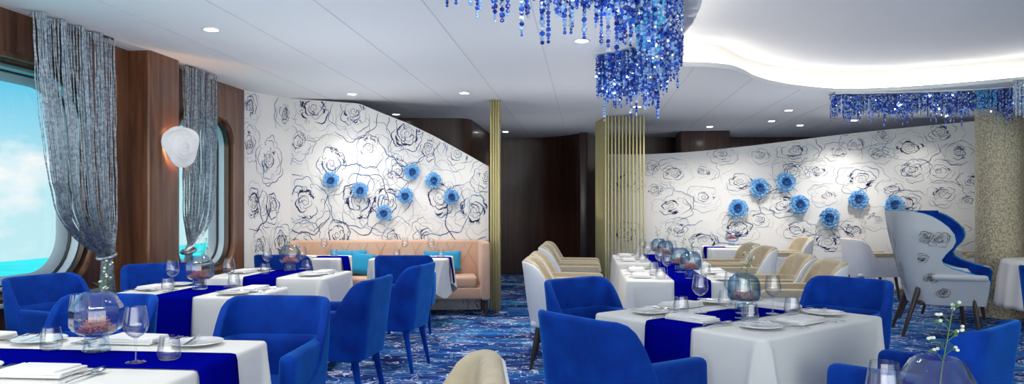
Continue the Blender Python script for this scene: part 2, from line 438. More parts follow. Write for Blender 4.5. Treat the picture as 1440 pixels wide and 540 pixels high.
# ---- patterned walls: strokes of ink lie on the wallpaper
def strokes_rose(cx, cy, rx, ry, rnd, heavy=.5, wk=1.0):
    S = []
    def wob(a0, a1, r0, r1, n, jit, w, col, ph=0):
        pts = []; k1 = rnd.uniform(0, 6); k2 = rnd.uniform(0, 6)
        for i in range(n + 1):
            t = i / n; a = a0 + (a1 - a0) * t; r = r0 + (r1 - r0) * t
            r *= 1 + jit * (sin(a * 5 + k1) * .55 + sin(a * 11 + k2) * .38 + rnd.uniform(-.16, .16))
            ww = w * (.35 + .65 * sin(pi * min(1, t * 1.02)) ** .6) * rnd.uniform(.75, 1.3)
            pts.append((cx + rx * r * cos(a), cy + ry * r * sin(a), ww))
        S.append((pts, col))
    w = .0035 * wk
    a = rnd.uniform(0, 6.3)
    wob(a, a + 8.5, .04, .17, 26, .16, w * .8, 0)                  # bud spiral
    for k in range(3):
        b = rnd.uniform(0, 6.3); wob(b, b + rnd.uniform(1.8, 3.2), .2, .27, 12, .14, w, rnd.choice((0, 1)))
    for ring, (r0, cnt) in enumerate(((.36, 3), (.58, 4), (.82, 4), (1.02, 4))):
        base = rnd.uniform(0, 6.3)
        for k in range(cnt):
            a0 = base + 2 * pi * k / cnt; sp = 2 * pi / cnt * rnd.uniform(.75, 1.12)
            col = rnd.choices((0, 1, 2), ((5, 3, 1), (3, 4, 2), (1, 3, 4), (1, 3, 5))[ring])[0]
            if rnd.random() < .3: continue
            wd = w * ((1.25, 1.0, .8, .75)[ring]) * (1 if col < 2 else .7) * (.7 + heavy * .9)
            n = 16; pts = []; k1 = rnd.uniform(0, 6)
            for i in range(n + 1):                                # a petal: rises from the ring, tip curls, comes back
                t = i / n; aa = a0 + sp * t
                bulge = .78 + .26 * sin(pi * t) ** .5 + .055 * sin(t * 13 + k1) + rnd.uniform(-.03, .03)
                pts.append((cx + rx * r0 * bulge * cos(aa), cy + ry * r0 * bulge * sin(aa), wd * (.3 + sin(pi * t) * rnd.uniform(.6, 1.3))))
            if rnd.random() < .5:                                 # curled edge
                x, y, _ = pts[-1]
                for i in range(6):
                    q = aa + pi / 2 + i * .7
                    x += rx * .05 * cos(q); y += ry * .05 * sin(q); pts.append((x, y, wd * .7))
            S.append((pts, col))
    # dark pooled ink and hatching at the heart
    for k in range(int(2 + heavy * 4)):
        a0 = rnd.uniform(0, 6.3); r0 = rnd.uniform(.3, .52); sp = rnd.uniform(.4, .9); pts = []
        for i in range(9):
            t = i / 8; aa = a0 + sp * t; r = r0 * (1 + .1 * sin(t * 4))
            pts.append((cx + rx * r * cos(aa), cy + ry * r * sin(aa), min(.009, rx * .022) * sin(pi * t) ** 1.5 * (.5 + heavy) + .0008))
        S.append((pts, 0))
        for q in range(rnd.randint(3, 7)):
            aa = a0 + sp * rnd.random() * 1.6; r1 = r0 + rnd.uniform(.08, .2)
            S.append(([(cx + rx * r0 * cos(aa), cy + ry * r0 * sin(aa), w * .9), (cx + rx * (r0 + r1) / 2 * cos(aa + .03), cy + ry * (r0 + r1) / 2 * sin(aa + .03), w * .6),
                       (cx + rx * r1 * cos(aa + .08), cy + ry * r1 * sin(aa + .08), .0008)], rnd.choice((0, 0, 1))))
    for k in range(1):                                            # loose wandering outline
        a0 = rnd.uniform(0, 6.3); wob(a0, a0 + rnd.uniform(1.4, 2.6), rnd.uniform(1.0, 1.2), rnd.uniform(1.0, 1.3), 22, .10, w * 1.1 * (.6 + heavy), rnd.choice((1, 1, 2, 0)))
    return S
def ribbon(mb, pts, to3, matidx, lift=.0016):
    n = len(pts)
    if n < 2: return
    L = []; R = []
    for i, (x, y, w) in enumerate(pts):
        a = pts[max(i - 1, 0)]; b = pts[min(i + 1, n - 1)]
        tx, ty = b[0] - a[0], b[1] - a[1]; l = sqrt(tx * tx + ty * ty) or 1
        nx, ny = -ty / l * w, tx / l * w
        L.append(to3(x + nx, y + ny, lift)); R.append(to3(x - nx, y - ny, lift))
    mb.grid([L, R], mi=matidx)
def clip_runs(pts, inside):
    run = []
    for p in pts:
        if inside(p[0], p[1]): run.append(p)
        else:
            if len(run) > 1: yield run
            run = []
    if len(run) > 1: yield run
class PWall:                                    # a vertical wall from A to B (room axes), face towards the camera
    def __init__(s, A, B, top, thick=.10):
        s.A = Vector((A[0], A[1])); s.B = Vector((B[0], B[1])); s.d = (s.B - s.A).normalized(); s.L = (s.B - s.A).length
        s.n = Vector((s.d.y, -s.d.x)); s.top = top; s.th = thick
    def hit(s, px, py):                         # where the image point falls on the wall: along, height
        r = Vector(at(px, 1.0)); q = s.A
        det = r.x * -s.d.y + s.d.x * r.y
        z = (q.x * -s.d.y + s.d.x * q.y) / det
        P = Vector((r.x * z, r.y * z)); return ((P - s.A).dot(s.d), HC + (292 - py) * z / F, z)
    def to3(s, u, h, lift=0):
        p = s.A + s.d * u + s.n * lift; return (p.x, p.y, h)
    def build(s, name, mats, strokes):
        mb = MB(); K = 40
        us = [s.L * k / K for k in range(K + 1)]
        f = [s.to3(u, 0) for u in us]; t = [s.to3(u, s.top(u)) for u in us]
        fb = [s.to3(u, 0, -s.th) for u in us]; tbk = [s.to3(u, s.top(u), -s.th) for u in us]
        mb.grid([f, t, tbk, fb], closeu=True)
        mb.add([f[0], t[0], tbk[0], fb[0]], [(0, 1, 2, 3)]); mb.add([f[-1], t[-1], tbk[-1], fb[-1]], [(3, 2, 1, 0)])
        ins = lambda u, h: .01 < u < s.L - .01 and .01 < h < s.top(min(max(u, 0), s.L)) - .01
        for pts, col in strokes:
            for run in clip_runs(pts, ins): ribbon(mb, run, s.to3, col + 1)
        o = mb.build(name, mats, smooth=False); return struct(o)
inks = [M['paper'], M['ink'], M['ink2'], M['ink3']]
# left: short return wall, then the main wall whose top slopes down
A0 = (-4.03, 8.28); A1 = (-3.72, 8.97); A2 = (-1.26, 9.50)
wr = PWall(A0, A1, lambda u: CEIL); 
wm = PWall(A1, A2, lambda u: CEIL)
tops = [(0, CEIL)]
for px, py in ((505, 145.5), (540, 160), (575, 174), (611, 191.5), (650, 213), (687, 234)):
    u, h, z = wm.hit(px, py); tops.append((u, min(h, CEIL)))
def lin(tab, x):
    if x <= tab[0][0]: return tab[0][1]
    for (a, p), (b, q) in zip(tab, tab[1:]):
        if x <= b: return p + (q - p) * (x - a) / (b - a)
    return tab[-1][1]
wm.top = lambda u: lin(tops, u)
rnd = random.Random(11)
S = []
for px, py, r, hv in [(442, 152, 40, 1), (497, 156, 36, .6), (466, 230, 38, .5), (429, 284, 40, .9), (504, 282, 44, 1), (390, 218, 24, .3), (474, 330, 34, .5),
        (573, 188, 42, 1), (518, 209, 32, .3), (602, 211, 26, .4), (643, 215, 30, .2), (545, 285, 40, .9), (618, 277, 46, 1), (667, 297, 38, 1), (553, 336, 30, .2),
        (600, 334, 34, .2), (420, 200, 24, .2), (680, 370, 36, 1), (425, 345, 30, .4), (560, 240, 28, .3), (683, 250, 24, .3), (682, 420, 28, .6), (440, 400, 40, .6)]:
    u, h, z = wm.hit(px, py); R = r / F * z
    S += strokes_rose(u, h, R * .88, R * 1.02, rnd, hv)
wm.build('wall_back_left', inks, S)
S = []
for px, py, r, hv in [(352, 150, 20, .6), (378, 225, 26, .6), (356, 285, 28, 1), (383, 290, 24, .9), (395, 341, 22, .8), (350, 200, 22, .2), (400, 160, 18, .5), (365, 345, 20, .3), (372, 400, 24, .5), (350, 420, 20, .3)]:
    u, h, z = wr.hit(px, py); R = r / F * z
    S += strokes_rose(u, h, R * .85, R * 1.25, rnd, hv)
wr.build('wall_side_left', inks, S)
# right: wide wall whose top climbs towards the pillar
RY = 11.78
xa = at(848, 12.0)[0]; xb = at(1384, 11.2)[0] + .05
wR = PWall((xa, RY), (xb, RY), lambda u: CEIL, .12)
tr = []
for px, py in ((852, 217), (908, 217), (960, 214.5), (1000, 211), (1060, 204.5), (1120, 197), (1180, 189.5), (1230, 184), (1290, 178), (1376, 170)):
    u, h, z = wR.hit(px, py); tr.append((u, min(h, CEIL)))
tr[-1] = (tr[-1][0], min(CEIL, tr[-1][1]))
wR.top = lambda u: lin(tr, u)
S = []
for px, py, r, hv in [(947, 243, 27, .6), (987, 242, 20, .2), (943, 290, 32, .9), (1015, 217, 20, .4), (1070, 218, 22, .2), (1117, 212, 30, .7), (1113, 240, 26, .5), (1042, 255, 28, .7), (990, 277, 26, .2),
        (1100, 288, 32, .9), (953, 323, 24, .4), (990, 338, 34, .9), (1037, 320, 34, 1), (1067, 308, 22, .4), (1120, 323, 26, .5), (922, 267, 20, .3), (1203, 203, 22, .5), (1237, 217, 20, .4),
        (1279, 208, 34, .9), (1322, 186, 28, .6), (1178, 214, 20, .5), (1150, 241, 22, .3), (1211, 252, 34, 1), (1281, 239, 26, .7), (1322, 241, 24, .2), (1348, 215, 24, .6), (1327, 273, 28, .5),
        (1233, 308, 24, .4), (1163, 341, 34, 1), (1200, 324, 26, .8), (1161, 275, 24, .2), (1253, 265, 20, .4), (1275, 286, 26, .8), (1361, 282, 18, .5), (1368, 254, 20, .8), (1241, 190, 16, .3),
        (1128, 342, 22, .4), (940, 360, 30, .4), (1020, 360, 28, .6), (1090, 375, 30, .6), (1150, 385, 26, .6), (1220, 388, 30, .5), (1300, 385, 30, .6), (918, 235, 16, .2), (1270, 340, 26, .5), (1350, 325, 26, .4),
        (880, 255, 24, .8), (880, 330, 26, .9), (1078, 262, 16, .5), (1310, 320, 24, .4)]:
    u, h, z = wR.hit(px, py); R = r / F * z
    S += strokes_rose(u, h, R * .98, R * .66, rnd, hv, .85)
wR.build('wall_back_right', inks, S)
struct(MB().box(((1.9 + xb) / 2, RY - .012, .05), (xb - 1.9, .02, .10)).build('baseboard_right', M['brass'], smooth=False))

# ---- dark wood behind
def curtain_wall(name, pts, h0=0, h1=CEIL, mt='dark', th=.08):
    f = [(x, y, h0) for x, y in pts]; t = [(x, y, h1) for x, y in pts]
    bk = offset(pts, th)
    mb = MB().grid([f, t, [(x, y, h1) for x, y in bk], [(x, y, h0) for x, y in bk]], closeu=True)
    return struct(mb.build(name, M[mt], angle=30))
curtain_wall('wall_rear', chaikin([at(480, 14.5), at(640, 14.5), at(700, 14.55), at(760, 14.5), at(790, 14.2), at(812, 13.75)], 2) + [at(818, 13.7)])
struct(MB().rbox((*at(820.5, 13.62), 1.35), (.15, .25, 2.7), .02).build('wall_rear_post', M['dark']))
curtain_wall('wall_rear.001', [at(823, 14.35), at(900, 14.4), at(1500, 14.4)])
bl = rounded_poly(0, 1, 0, 1, .3)
# block with a rounded corner, behind the sloping wall
bx0, by0 = at(500, 11.3); bx1, by1 = at(660, 11.3)
pts = [(bx0 - 1.5, by0)]
r = .3
for k in range(9):
    a = -pi / 2 + pi / 2 * k / 8; pts.append((bx1 - r + r * cos(a), by1 + r + r * sin(a)))
pts.append((bx1, by1 + 3.2))
curtain_wall('wall_rear_block', pts)
q0 = at(957, 13.3); q1 = at(1024, 13.3)
struct(MB().rbox(((q0[0] + q1[0]) / 2, q0[1] + .35, 1.35), (q1[0] - q0[0], .8, 2.7), .01).build('wall_rear_block.001', M['dark']))
struct(MB().box((*at(1560, 12.6), 1.35), (5.0, .1, 2.7)).build('wall_right', M['warm'], smooth=False))
struct(MB().box((2.9, 15.9, 1.35), (14.2, .1, 2.7)).build('wall_rear.002', M['dark'], smooth=False))
struct(MB().box((-4.15, 12.2, 1.35), (.1, 7.6, 2.7)).build('wall_left.001', M['dark'], smooth=False))
struct(MB().box((9.9, 6, 1.35), (.1, 18, 2.7)).build('wall_right.001', M['warm'], smooth=False))

# ---- gold screens
def slat_screen():
    root = thing('slatted_screen', 'tall champagne gold slatted screen rising to the ceiling left of the right patterned wall', 'screen', (*at(853, 11.07), 0))
    p = Vector(at(853, 11.07)); q = Vector(at(908, 11.07)); 
    for k in range(11):
        c = p.lerp(q, (k + .5) / 11) - p
        MB().rbox((c.x, c.y + .03, CEIL / 2), (.024, .06, CEIL - .004), .004, 1).build('slat', M['gold'], root)
    for k in range(14):
        MB().rbox((-.012 - .01 * k, .045 + .062 * k, CEIL / 2), (.03, .056, CEIL - .004), .004, 1).build('slat', M['gold'], root)
    return root
slat_screen()
def post():
    x, y = at(696, 9.42)
    root = thing('screen_post', 'champagne gold ribbed post at the right end of the left patterned wall', 'post', (x, y, 0))
    MB().rbox((.0, .06, CEIL / 2), (.13, .10, CEIL - .004), .006, 2).build('core', M['gold'], root)
    for k in range(4): MB().rbox((-.048 + .032 * k, 0, CEIL / 2), (.018, .03, CEIL - .004), .004, 2).build('rib', M['gold'], root)
post()
# ---- pillar with pebble mosaic
px_, pz = 5.92, 8.95; cx, cy = W(px_, pz)
pil = MB().lathe([(.001, 0), (.25, 0), (.25, CEIL - .002), (.001, CEIL - .002)], 48).build('pillar', M['mosaic'], loc=(cx, cy, 0)); struct(pil)

# ---- downlights
DL = [(297, 41), (495, 132), (653, 130.5), (818, 57), (557, 160.5), (711, 185), (896, 150), (998, 178), (1085, 170), (1109, 155), (1125, 176), (1201, 169)]
dl_names = ['above the left tables near the windows', 'above the sloping end of the left patterned wall', 'in mid ceiling between the windows and the gold post', 'beside the near blue crystal chandelier', 'over the dark wood block behind the left wall',
            'just right of the gold post', 'behind the hanging end of the near chandelier', 'above the dark wood block on the right', 'left one of a cluster before the right patterned wall', 'nearest of a cluster before the right patterned wall',
            'right one of a cluster before the right patterned wall', 'behind the strands of the far chandelier']
def make_dl():
    root = thing('ceiling_light', None, 'ceiling light')
    MB().lathe([(.052, -.001), (.054, -.006), (.068, -.005), (.070, .0), (.060, .001), (.052, -.001)], 24).build('rim', M['rim'], root)
    MB().lathe([(.0005, -.003), (.052, -.003), (.052, -.001), (.0005, -.001)], 20).build('lens', M['lens'], root)
    return root
PD = Proto(make_dl)
def spot(x, y, z, e, ang=100, blend=.6, size=.05, col=(1, .95, .88), name='downlight_beam'):
    L = bpy.data.lights.new(name, 'SPOT'); L.energy = e; L.spot_size = math.radians(ang); L.spot_blend = blend; L.shadow_soft_size = size; L.color = col
    o = bpy.data.objects.new(name, L); C.objects.link(o); o.location = (x, y, z); return o
for (a, b), nm in zip(DL, dl_names):
    x, y = onh(a, b, CEIL)
    PD.put('round recessed white downlight ' + nm, (x, y, CEIL - .001), 0, 'recessed downlights')
    spot(x, y, CEIL - .02, 34)
# ================================================================== FURNITURE
def ushell(a, back, rc, ye, hs, zb, th, inset=0, lean=(.88, 1.0, .86), nseg=44, ribs=0, ramp=.004, toplow=0, dmax=None, tilt=.05, mi=0):
    """U-shaped upholstered wall, open towards +Y. hs: height as a function of distance from the back."""
    A = a - inset; yb = -(back - inset); r = max(.03, rc - inset)
    pts = []
    ns = 14; nc = 12; nb = 10
    path = []
    Ls = ye - yb - r; ds = sorted(set([0] + [th * .5 * q for q in (.03, .1, .22, .4, .65, 1)] + [Ls * i / ns for i in range(1, ns + 1) if Ls * i / ns > th * .55]))
    for q in ds: path.append((A, ye - q, 1, 0))
    for i in range(1, nc + 1):
        t = -pi / 2 * i / nc; path.append((A - r + r * cos(t), yb + r + r * sin(t), cos(t), sin(t)))
    for i in range(1, nb): path.append((A - r - (2 * (A - r)) * i / nb, yb, 0, -1))
    for i in range(nc + 1):
        t = -pi / 2 - pi / 2 * i / nc; path.append((-A + r + r * cos(t), yb + r + r * sin(t), cos(t), sin(t)))
    for q in ds[::-1][1:]: path.append((-A, ye - q, -1, 0))
    if dmax is not None: path = [p for p in path if p[1] + back <= dmax + 1e-6]
    if ribs:                                    # resample finely for fluting
        fine = []; acc = 0; m = 3
        for p, q in zip(path, path[1:]):
            for k in range(m):
                t = k / m; fine.append(tuple(p[j] + (q[j] - p[j]) * t for j in range(4)))
        path = fine + [path[-1]]
    s = 0; rows = []; n = len(path); L = [0]
    for p, q in zip(path, path[1:]): L.append(L[-1] + sqrt((p[0] - q[0]) ** 2 + (p[1] - q[1]) ** 2))
    hmax = hs[0][1]
    for i, (x, y, nx, ny) in enumerate(path):
        e = min(L[i], L[-1] - L[i]); k = 1 if e > th * .5 else sqrt(max(0, 1 - (1 - e / (th * .5)) ** 2)) * .92 + .08
        h = interp(hs, y + back) - toplow
        h -= (1 - k) * th * .5
        hb = zb; t2 = th / 2 * k; row = []
        prof = [(t2, 0), (t2, .3), (t2, .6), (t2, .85), (t2 * 1.0, .94), (t2 * .86, .975), (t2 * .5, .995), (0, 1), (-t2 * .5, .995), (-t2 * .86, .975), (-t2, .94), (-t2, .85), (-t2, .6), (-t2, .3), (-t2, 0)]
        H = h - hb
        rb = ramp * abs(sin(L[i] * ribs * pi)) if ribs else 0
        for o, f in prof:
            if f > .9: z = h - (1 - f) * min(H, .55) * (th / .05) * .9
            else: z = hb + H * f
            oo = o + (rb if o > 0 else -rb) if f < .97 else o
            X = x - nx * th / 2 + nx * oo; Y = y - ny * th / 2 + ny * oo
            u = min(1, max(0, (z - .3) / (hmax - .3))); sc = lean[0] + (lean[1] - lean[0]) * min(1, u * 2.2) ** .7
            row.append((X * sc, Y * sc - tilt * u * u * (1 if Y < 0 else .3), z))
        rows.append(row)
    mb = MB(); mb.grid(rows, closev=True, mi=mi); m = len(rows[0])
    mb.add(rows[0], [tuple(range(m))], mi); mb.add(rows[-1], [tuple(range(m))[::-1]], mi)
    return mb
def leg(top, bot, r0, r1, h=0, n=10):
    mb = MB(); ks = [0, .02, .5, .98, 1]
    mb.tube([(top[0] + (bot[0] - top[0]) * k, top[1] + (bot[1] - top[1]) * k, top[2] + (bot[2] - top[2]) * k) for k in ks], [r0 + (r1 - r0) * k for k in (0, .02, .5, .98)] + [r1 * .8], n)
    return mb
def make_blue():
    root = thing('blue_armchair', None, 'armchair')
    hs = [(0, .86), (.04, .857), (.08, .842), (.115, .812), (.145, .762), (.17, .705), (.195, .645), (.225, .585), (.265, .54), (.32, .508), (.40, .485), (.56, .465)]
    ushell(.29, .28, .13, .17, hs, .345, .042, lean=(.91, 1, 1)).build('backrest', M['velvet'], root, angle=60)
    hb = [(0, .665), (.6, .655)]
    ushell(.29, .28, .13, .275, hb, .36, .075, inset=.012, lean=(.93, 1, 1), tilt=.03).build('armrest', M['velvet'], root, angle=60)
    MB().rbox((0, .02, .41), (.42, .46, .13), .045, 4).build('seat', M['velvet'], root, angle=60)
    MB().rbox((0, -.01, .355), (.47, .48, .05), .02, 3).build('seat_base', M['velvet'], root, angle=60)
    for sx in (-1, 1):
        leg((sx * .19, .20, .37), (sx * .215, .25, 0), .027, .014).build('leg', M['velvet'], root)
        leg((sx * .18, -.19, .37), (sx * .205, -.26, 0), .027, .014).build('leg', M['velvet'], root)
    return root
def make_white():
    root = thing('white_armchair', None, 'armchair')
    hs = [(0, .90), (.04, .897), (.09, .88), (.13, .85), (.17, .79), (.20, .72), (.235, .64), (.28, .565), (.34, .50), (.42, .46), (.70, .43)]
    ushell(.33, .32, .18, .30, hs, .355, .030, lean=(.86, 1, .9), ribs=26, ramp=.0022, toplow=.018).build('outer_shell', M['white'], root, angle=60)
    ushell(.33, .32, .17, .0, hs, .50, .068, inset=.010, toplow=.0, dmax=.30, lean=(.86, 1, .9)).build('backrest', M['leather'], root, angle=60)
    hb = [(0, .635), (.7, .635)]
    ushell(.33, .32, .17, .33, hb, .37, .085, inset=.032, lean=(.9, 1, 1), ribs=22, ramp=.006, tilt=.03).build('armrest', M['white'], root, angle=60)
    hc = [(0, .69), (.7, .685)]
    ushell(.33, .32, .17, .335, hc, .63, .092, inset=.028, lean=(.9, 1, 1), tilt=.03).build('armrest_cap', M['leather'], root, angle=60)
    MB().rbox((0, .02, .43), (.46, .52, .13), .045, 4).build('seat', M['leather'], root, angle=60)
    MB().rbox((0, -.01, .37), (.52, .56, .05), .02, 3).build('seat_base', M['white'], root, angle=60)
    for sx in (-1, 1):
        leg((sx * .21, .23, .385), (sx * .245, .28, 0), .024, .014).build('leg', M['legwood'], root)
        leg((sx * .20, -.22, .385), (sx * .235, -.29, 0), .024, .014).build('leg', M['legwood'], root)
    return root
CHX, CHZ, CHF = -.375, 1.95, (-1, -.05)
BLUE, WHITE = Proto(make_blue), Proto(make_white)
def face(fx, fz):                               # rotation so that local +Y looks along a camera-frame direction
    x, y = W(fx, fz); return math.atan2(y, x) - pi / 2
def faceW(x, y): return math.atan2(y, x) - pi / 2
gB = 'royal blue velvet armchairs around the dining tables'; gW = 'white fluted armchairs with beige leather around the middle and far tables'
BLUE.put('royal blue velvet armchair, right end of the far side of the front left table', (-1.58, 3.42, 0), faceW(.02, -1), gB)
BLUE.put('royal blue velvet armchair with rounded back behind the vase on the front left table', (-2.52, 3.42, 0), faceW(-.02, -1), gB)
BLUE.put('royal blue velvet armchair under the large left window, left of the tied curtain', (-3.455, 4.62, 0), faceW(.97, -.25), gB)
BLUE.put('royal blue velvet armchair before the wooden pilaster, behind the second left table', (-3.34, 5.56, 0), faceW(.66, -.75), gB)
BLUE.put('royal blue velvet armchair on the aisle, right end of the second left table', (-1.66, 4.80, 0), faceW(-1, .08), gB)
BLUE.put('royal blue velvet armchair on the aisle, right end of the third left table', (-1.61, 5.98, 0), faceW(-1, .12), gB)
BLUE.put('royal blue velvet armchair facing the right banquette table, next to its hanging cloth corner', (-1.80, 7.28, 0), faceW(-.12, 1), gB)
BLUE.put('dark royal blue velvet armchair facing the left banquette table, next to the short patterned wall', (-3.0, 7.25, 0), faceW(-.02, 1), gB)
def WC(x, z): p = W(x, z); return (p[0], p[1], 0)
BLUE.put('large royal blue armchair seen from behind, left front of the front right table', WC(.50, 3.33), face(.80, .60), gB)
BLUE.put('royal blue armchair, left rear of the front right table, before white armchairs', WC(.58, 4.60), face(.62, -.78), gB)
BLUE.put('royal blue velvet armchair behind the right rear corner of the front right table', WC(2.02, 4.66), face(-.78, -.62), gB)
BLUE.put('royal blue armchair in the lower right corner, behind the big globe vase', WC(1.72, 3.12), face(-.64, .77), gB)
BLUE.put('royal blue velvet armchair cut by the right edge of the picture below the round table', WC(4.42, 5.75), face(1, .1), gB)
for i, (Y, lb) in enumerate(((6.22, 'nearest of the white fluted armchairs left of the middle tables, partly behind a blue one'), (6.97, 'white fluted beige-topped armchair on the aisle side, second behind the blue chair'),
                ((8.28), 'white fluted beige-topped armchair on the aisle side, third from the front'), (9.10, 'farthest white fluted beige-topped armchair on the aisle side, nearest the dark wood wall'))):
    WHITE.put(lb, (-.16, Y, 0), faceW(1, 0), gW)
for i, (Y, lb) in enumerate(((6.15, 'nearest beige-backed white armchair right of the middle tables, behind the blue chair'), (6.95, 'beige-backed white armchair right of the middle tables, second from the front'),
                (8.28, 'beige-backed white armchair right of the farther middle table, in front of another alike'), (9.05, 'farthest beige-backed white armchair of the row right of the middle tables'))):
    WHITE.put(lb, (1.68, Y, 0), faceW(-1, 0), gW)
p = W(3.98, 10.75); WHITE.put('beige-backed white armchair by itself at the small far table before the patterned wall', (p[0], p[1], 0), faceW(-1, -.05), gW)
p = W(5.15, 10.55); WHITE.put('white armchair with dark legs before the patterned wall, left of the winged chair', (p[0], p[1], 0), faceW(1, .12), gW)
p = W(6.72, 10.5); WHITE.put('white fluted armchair half hidden between the winged chairs and the mosaic pillar', (p[0], p[1], 0), faceW(-1, .05), gW)
WHITE.put('beige leather armchair with white rim, only its rounded back showing at the bottom centre', WC(CHX, CHZ), face(*CHF), gW)

# ---- winged chairs
def make_wing():
    root = thing('winged_armchair', None, 'armchair')
    df = [(.33, .84), (.45, .86), (.58, .87), (.625, .84), (.66, .68), (.70, .54), (.74, .46), (.79, .435), (.85, .47), (.92, .53), (.98, .555), (1.05, .54), (1.12, .49), (1.18, .42), (1.225, .35), (1.255, .28), (1.275, .19), (1.285, .12)]
    def plan(z, u, off):            # u in -1..1 ; off outward offset
        d = lin(df, z); q = (z - .33) / .955
        hw = (.27 + .11 * min(1, q * 1.3)) + off
        b0 = .20 * (1 - q) ** 1.3 - off       # leans back as it rises
        flare = 0
        r = .20
        # path: right front -> back -> left front
        Ls = max(.001, d - b0 - r); La = pi / 2 * r; Lb = 2 * (hw - r); T = 2 * Ls + 2 * La + Lb
        s = (u + 1) / 2 * T
        if s < Ls: x, y = hw, d - s
        elif s < Ls + La: t = (s - Ls) / r; x, y = hw - r + r * cos(t), b0 + r - r * sin(t)
        elif s < Ls + La + Lb: x, y = hw - r - (s - Ls - La), b0
        elif s < Ls + 2 * La + Lb: t = (s - Ls - La - Lb) / r; x, y = -hw + r - r * sin(t), b0 + r - r * cos(t)
        else: x, y = -hw, b0 + r + (s - Ls - 2 * La - Lb)
        return (x, y - .45, z)
    zs = []
    for (a, _), (b, _) in zip(df, df[1:]): zs += [a + (b - a) * k / 3 for k in range(3)]
    zs.append(df[-1][0])
    us = [-1 + 2 * k / 56 for k in range(57)]
    def layer(o1, o0):
        rows_o = [[plan(z, u, o1) for u in us] for z in zs]; rows_i = [[plan(z, u, o0) for u in us] for z in zs]
        def rim(z, u, k):
            a = Vector(plan(z, u, o1)); b = Vector(plan(z, u, o0)); return a.lerp(b, k)
        mb = MB(); mb.grid(rows_o); mb.grid(rows_i)
        mb.grid([[rows_o[i][0] for i in range(len(zs))], [rows_i[i][0] for i in range(len(zs))]])
        mb.grid([[rows_o[i][-1] for i in range(len(zs))], [rows_i[i][-1] for i in range(len(zs))]])
        mb.grid([rows_o[-1], rows_i[-1]]); mb.grid([rows_o[0], rows_i[0]]); return mb
    mb = layer(0, -.028)
    rnd = random.Random(5)
    def to3s(sgn):
        def f(x, y, lift): return (sgn * (.27 + .11 * min(1, (y - .33) / .955 * 1.3) + lift * 1.5), x - .45, y)
        return f
    def addrose(cx, cy, r, sgn, hv=.7):
        for pts, col in strokes_rose(cx, cy, r, r * .8, rnd, hv):
            for run in clip_runs([(a, b, w * .55) for a, b, w in pts], lambda u, h: .22 < u < lin(df, min(1.28, max(.33, h))) - .01 and .36 < h < 1.25): ribbon(mb, run, to3s(sgn), 1, .003)
    for sg in (1, -1):
        for cx, cy, r in ((.40, 1.0, .10), (.28, 1.02, .07), (.34, .60, .06), (.26, .80, .06), (.46, .46, .06)): addrose(cx, cy, r, sg)
    def back3(x, y, lift):
        q = (y - .33) / .955; return (x, .20 * (1 - q) ** 1.3 - .45 - lift * 1.5, y)
    for cx, cy, r in ((-.14, 1.05, .09), (.1, .95, .10), (-.1, .80, .10), (.12, .70, .09), (-.05, .60, .09), (.1, .5, .07), (-.16, .47, .06)):
        for pts, col in strokes_rose(cx, cy, r, r, rnd, 1): ribbon(mb, [(a, b, w * .6) for a, b, w in pts if abs(a) < .17] or [(0, 0, 0)], back3, 1)
    mb.build('outer_shell', [M['shell'], M['legwood']], root, angle=60)
    layer(-.029, -.075).build('backrest', M['velvet'], root, angle=60)
    pip = MB()                                                    # light blue piping on the front edge
    for sg in (0, -1): pip.tube([plan(z, -1 if sg == 0 else 1, -.02) for z in zs], .008, 6)
    pip.build('piping', M['teal'], root)
    for sg in (1, -1): MB().rbox((sg * .315, .15, .615), (.085, .50, .06), .028, 3).build('armrest', M['shell'], root, angle=60)
    MB().rbox((0, .08, .45), (.50, .58, .16), .06, 4).build('seat', M['velvet'], root, angle=60)
    MB().rbox((0, .07, .345), (.50, .56, .05), .02, 3).build('seat_base', M['legwood'], root)
    for sx in (-1, 1):
        leg((sx * .25, .28, .45), (sx * .29, .34, 0), .028, .016).build('leg', M['legwood'], root)
        leg((sx * .24, -.20, .50), (sx * .29, -.36, 0), .030, .016).build('leg', M['legwood'], root)
    return root
WING = Proto(make_wing)
gN = 'winged high-back chairs at the round table'
WING.put('high winged armchair, grey-white outside with embroidered roses, nearest the round table on its left', WC(4.44, 7.72), face(.95, -.31), gN)
WING.put('high winged armchair showing its blue inner wing, behind the embroidered one', WC(5.07, 8.67), face(.60, -.80), gN)

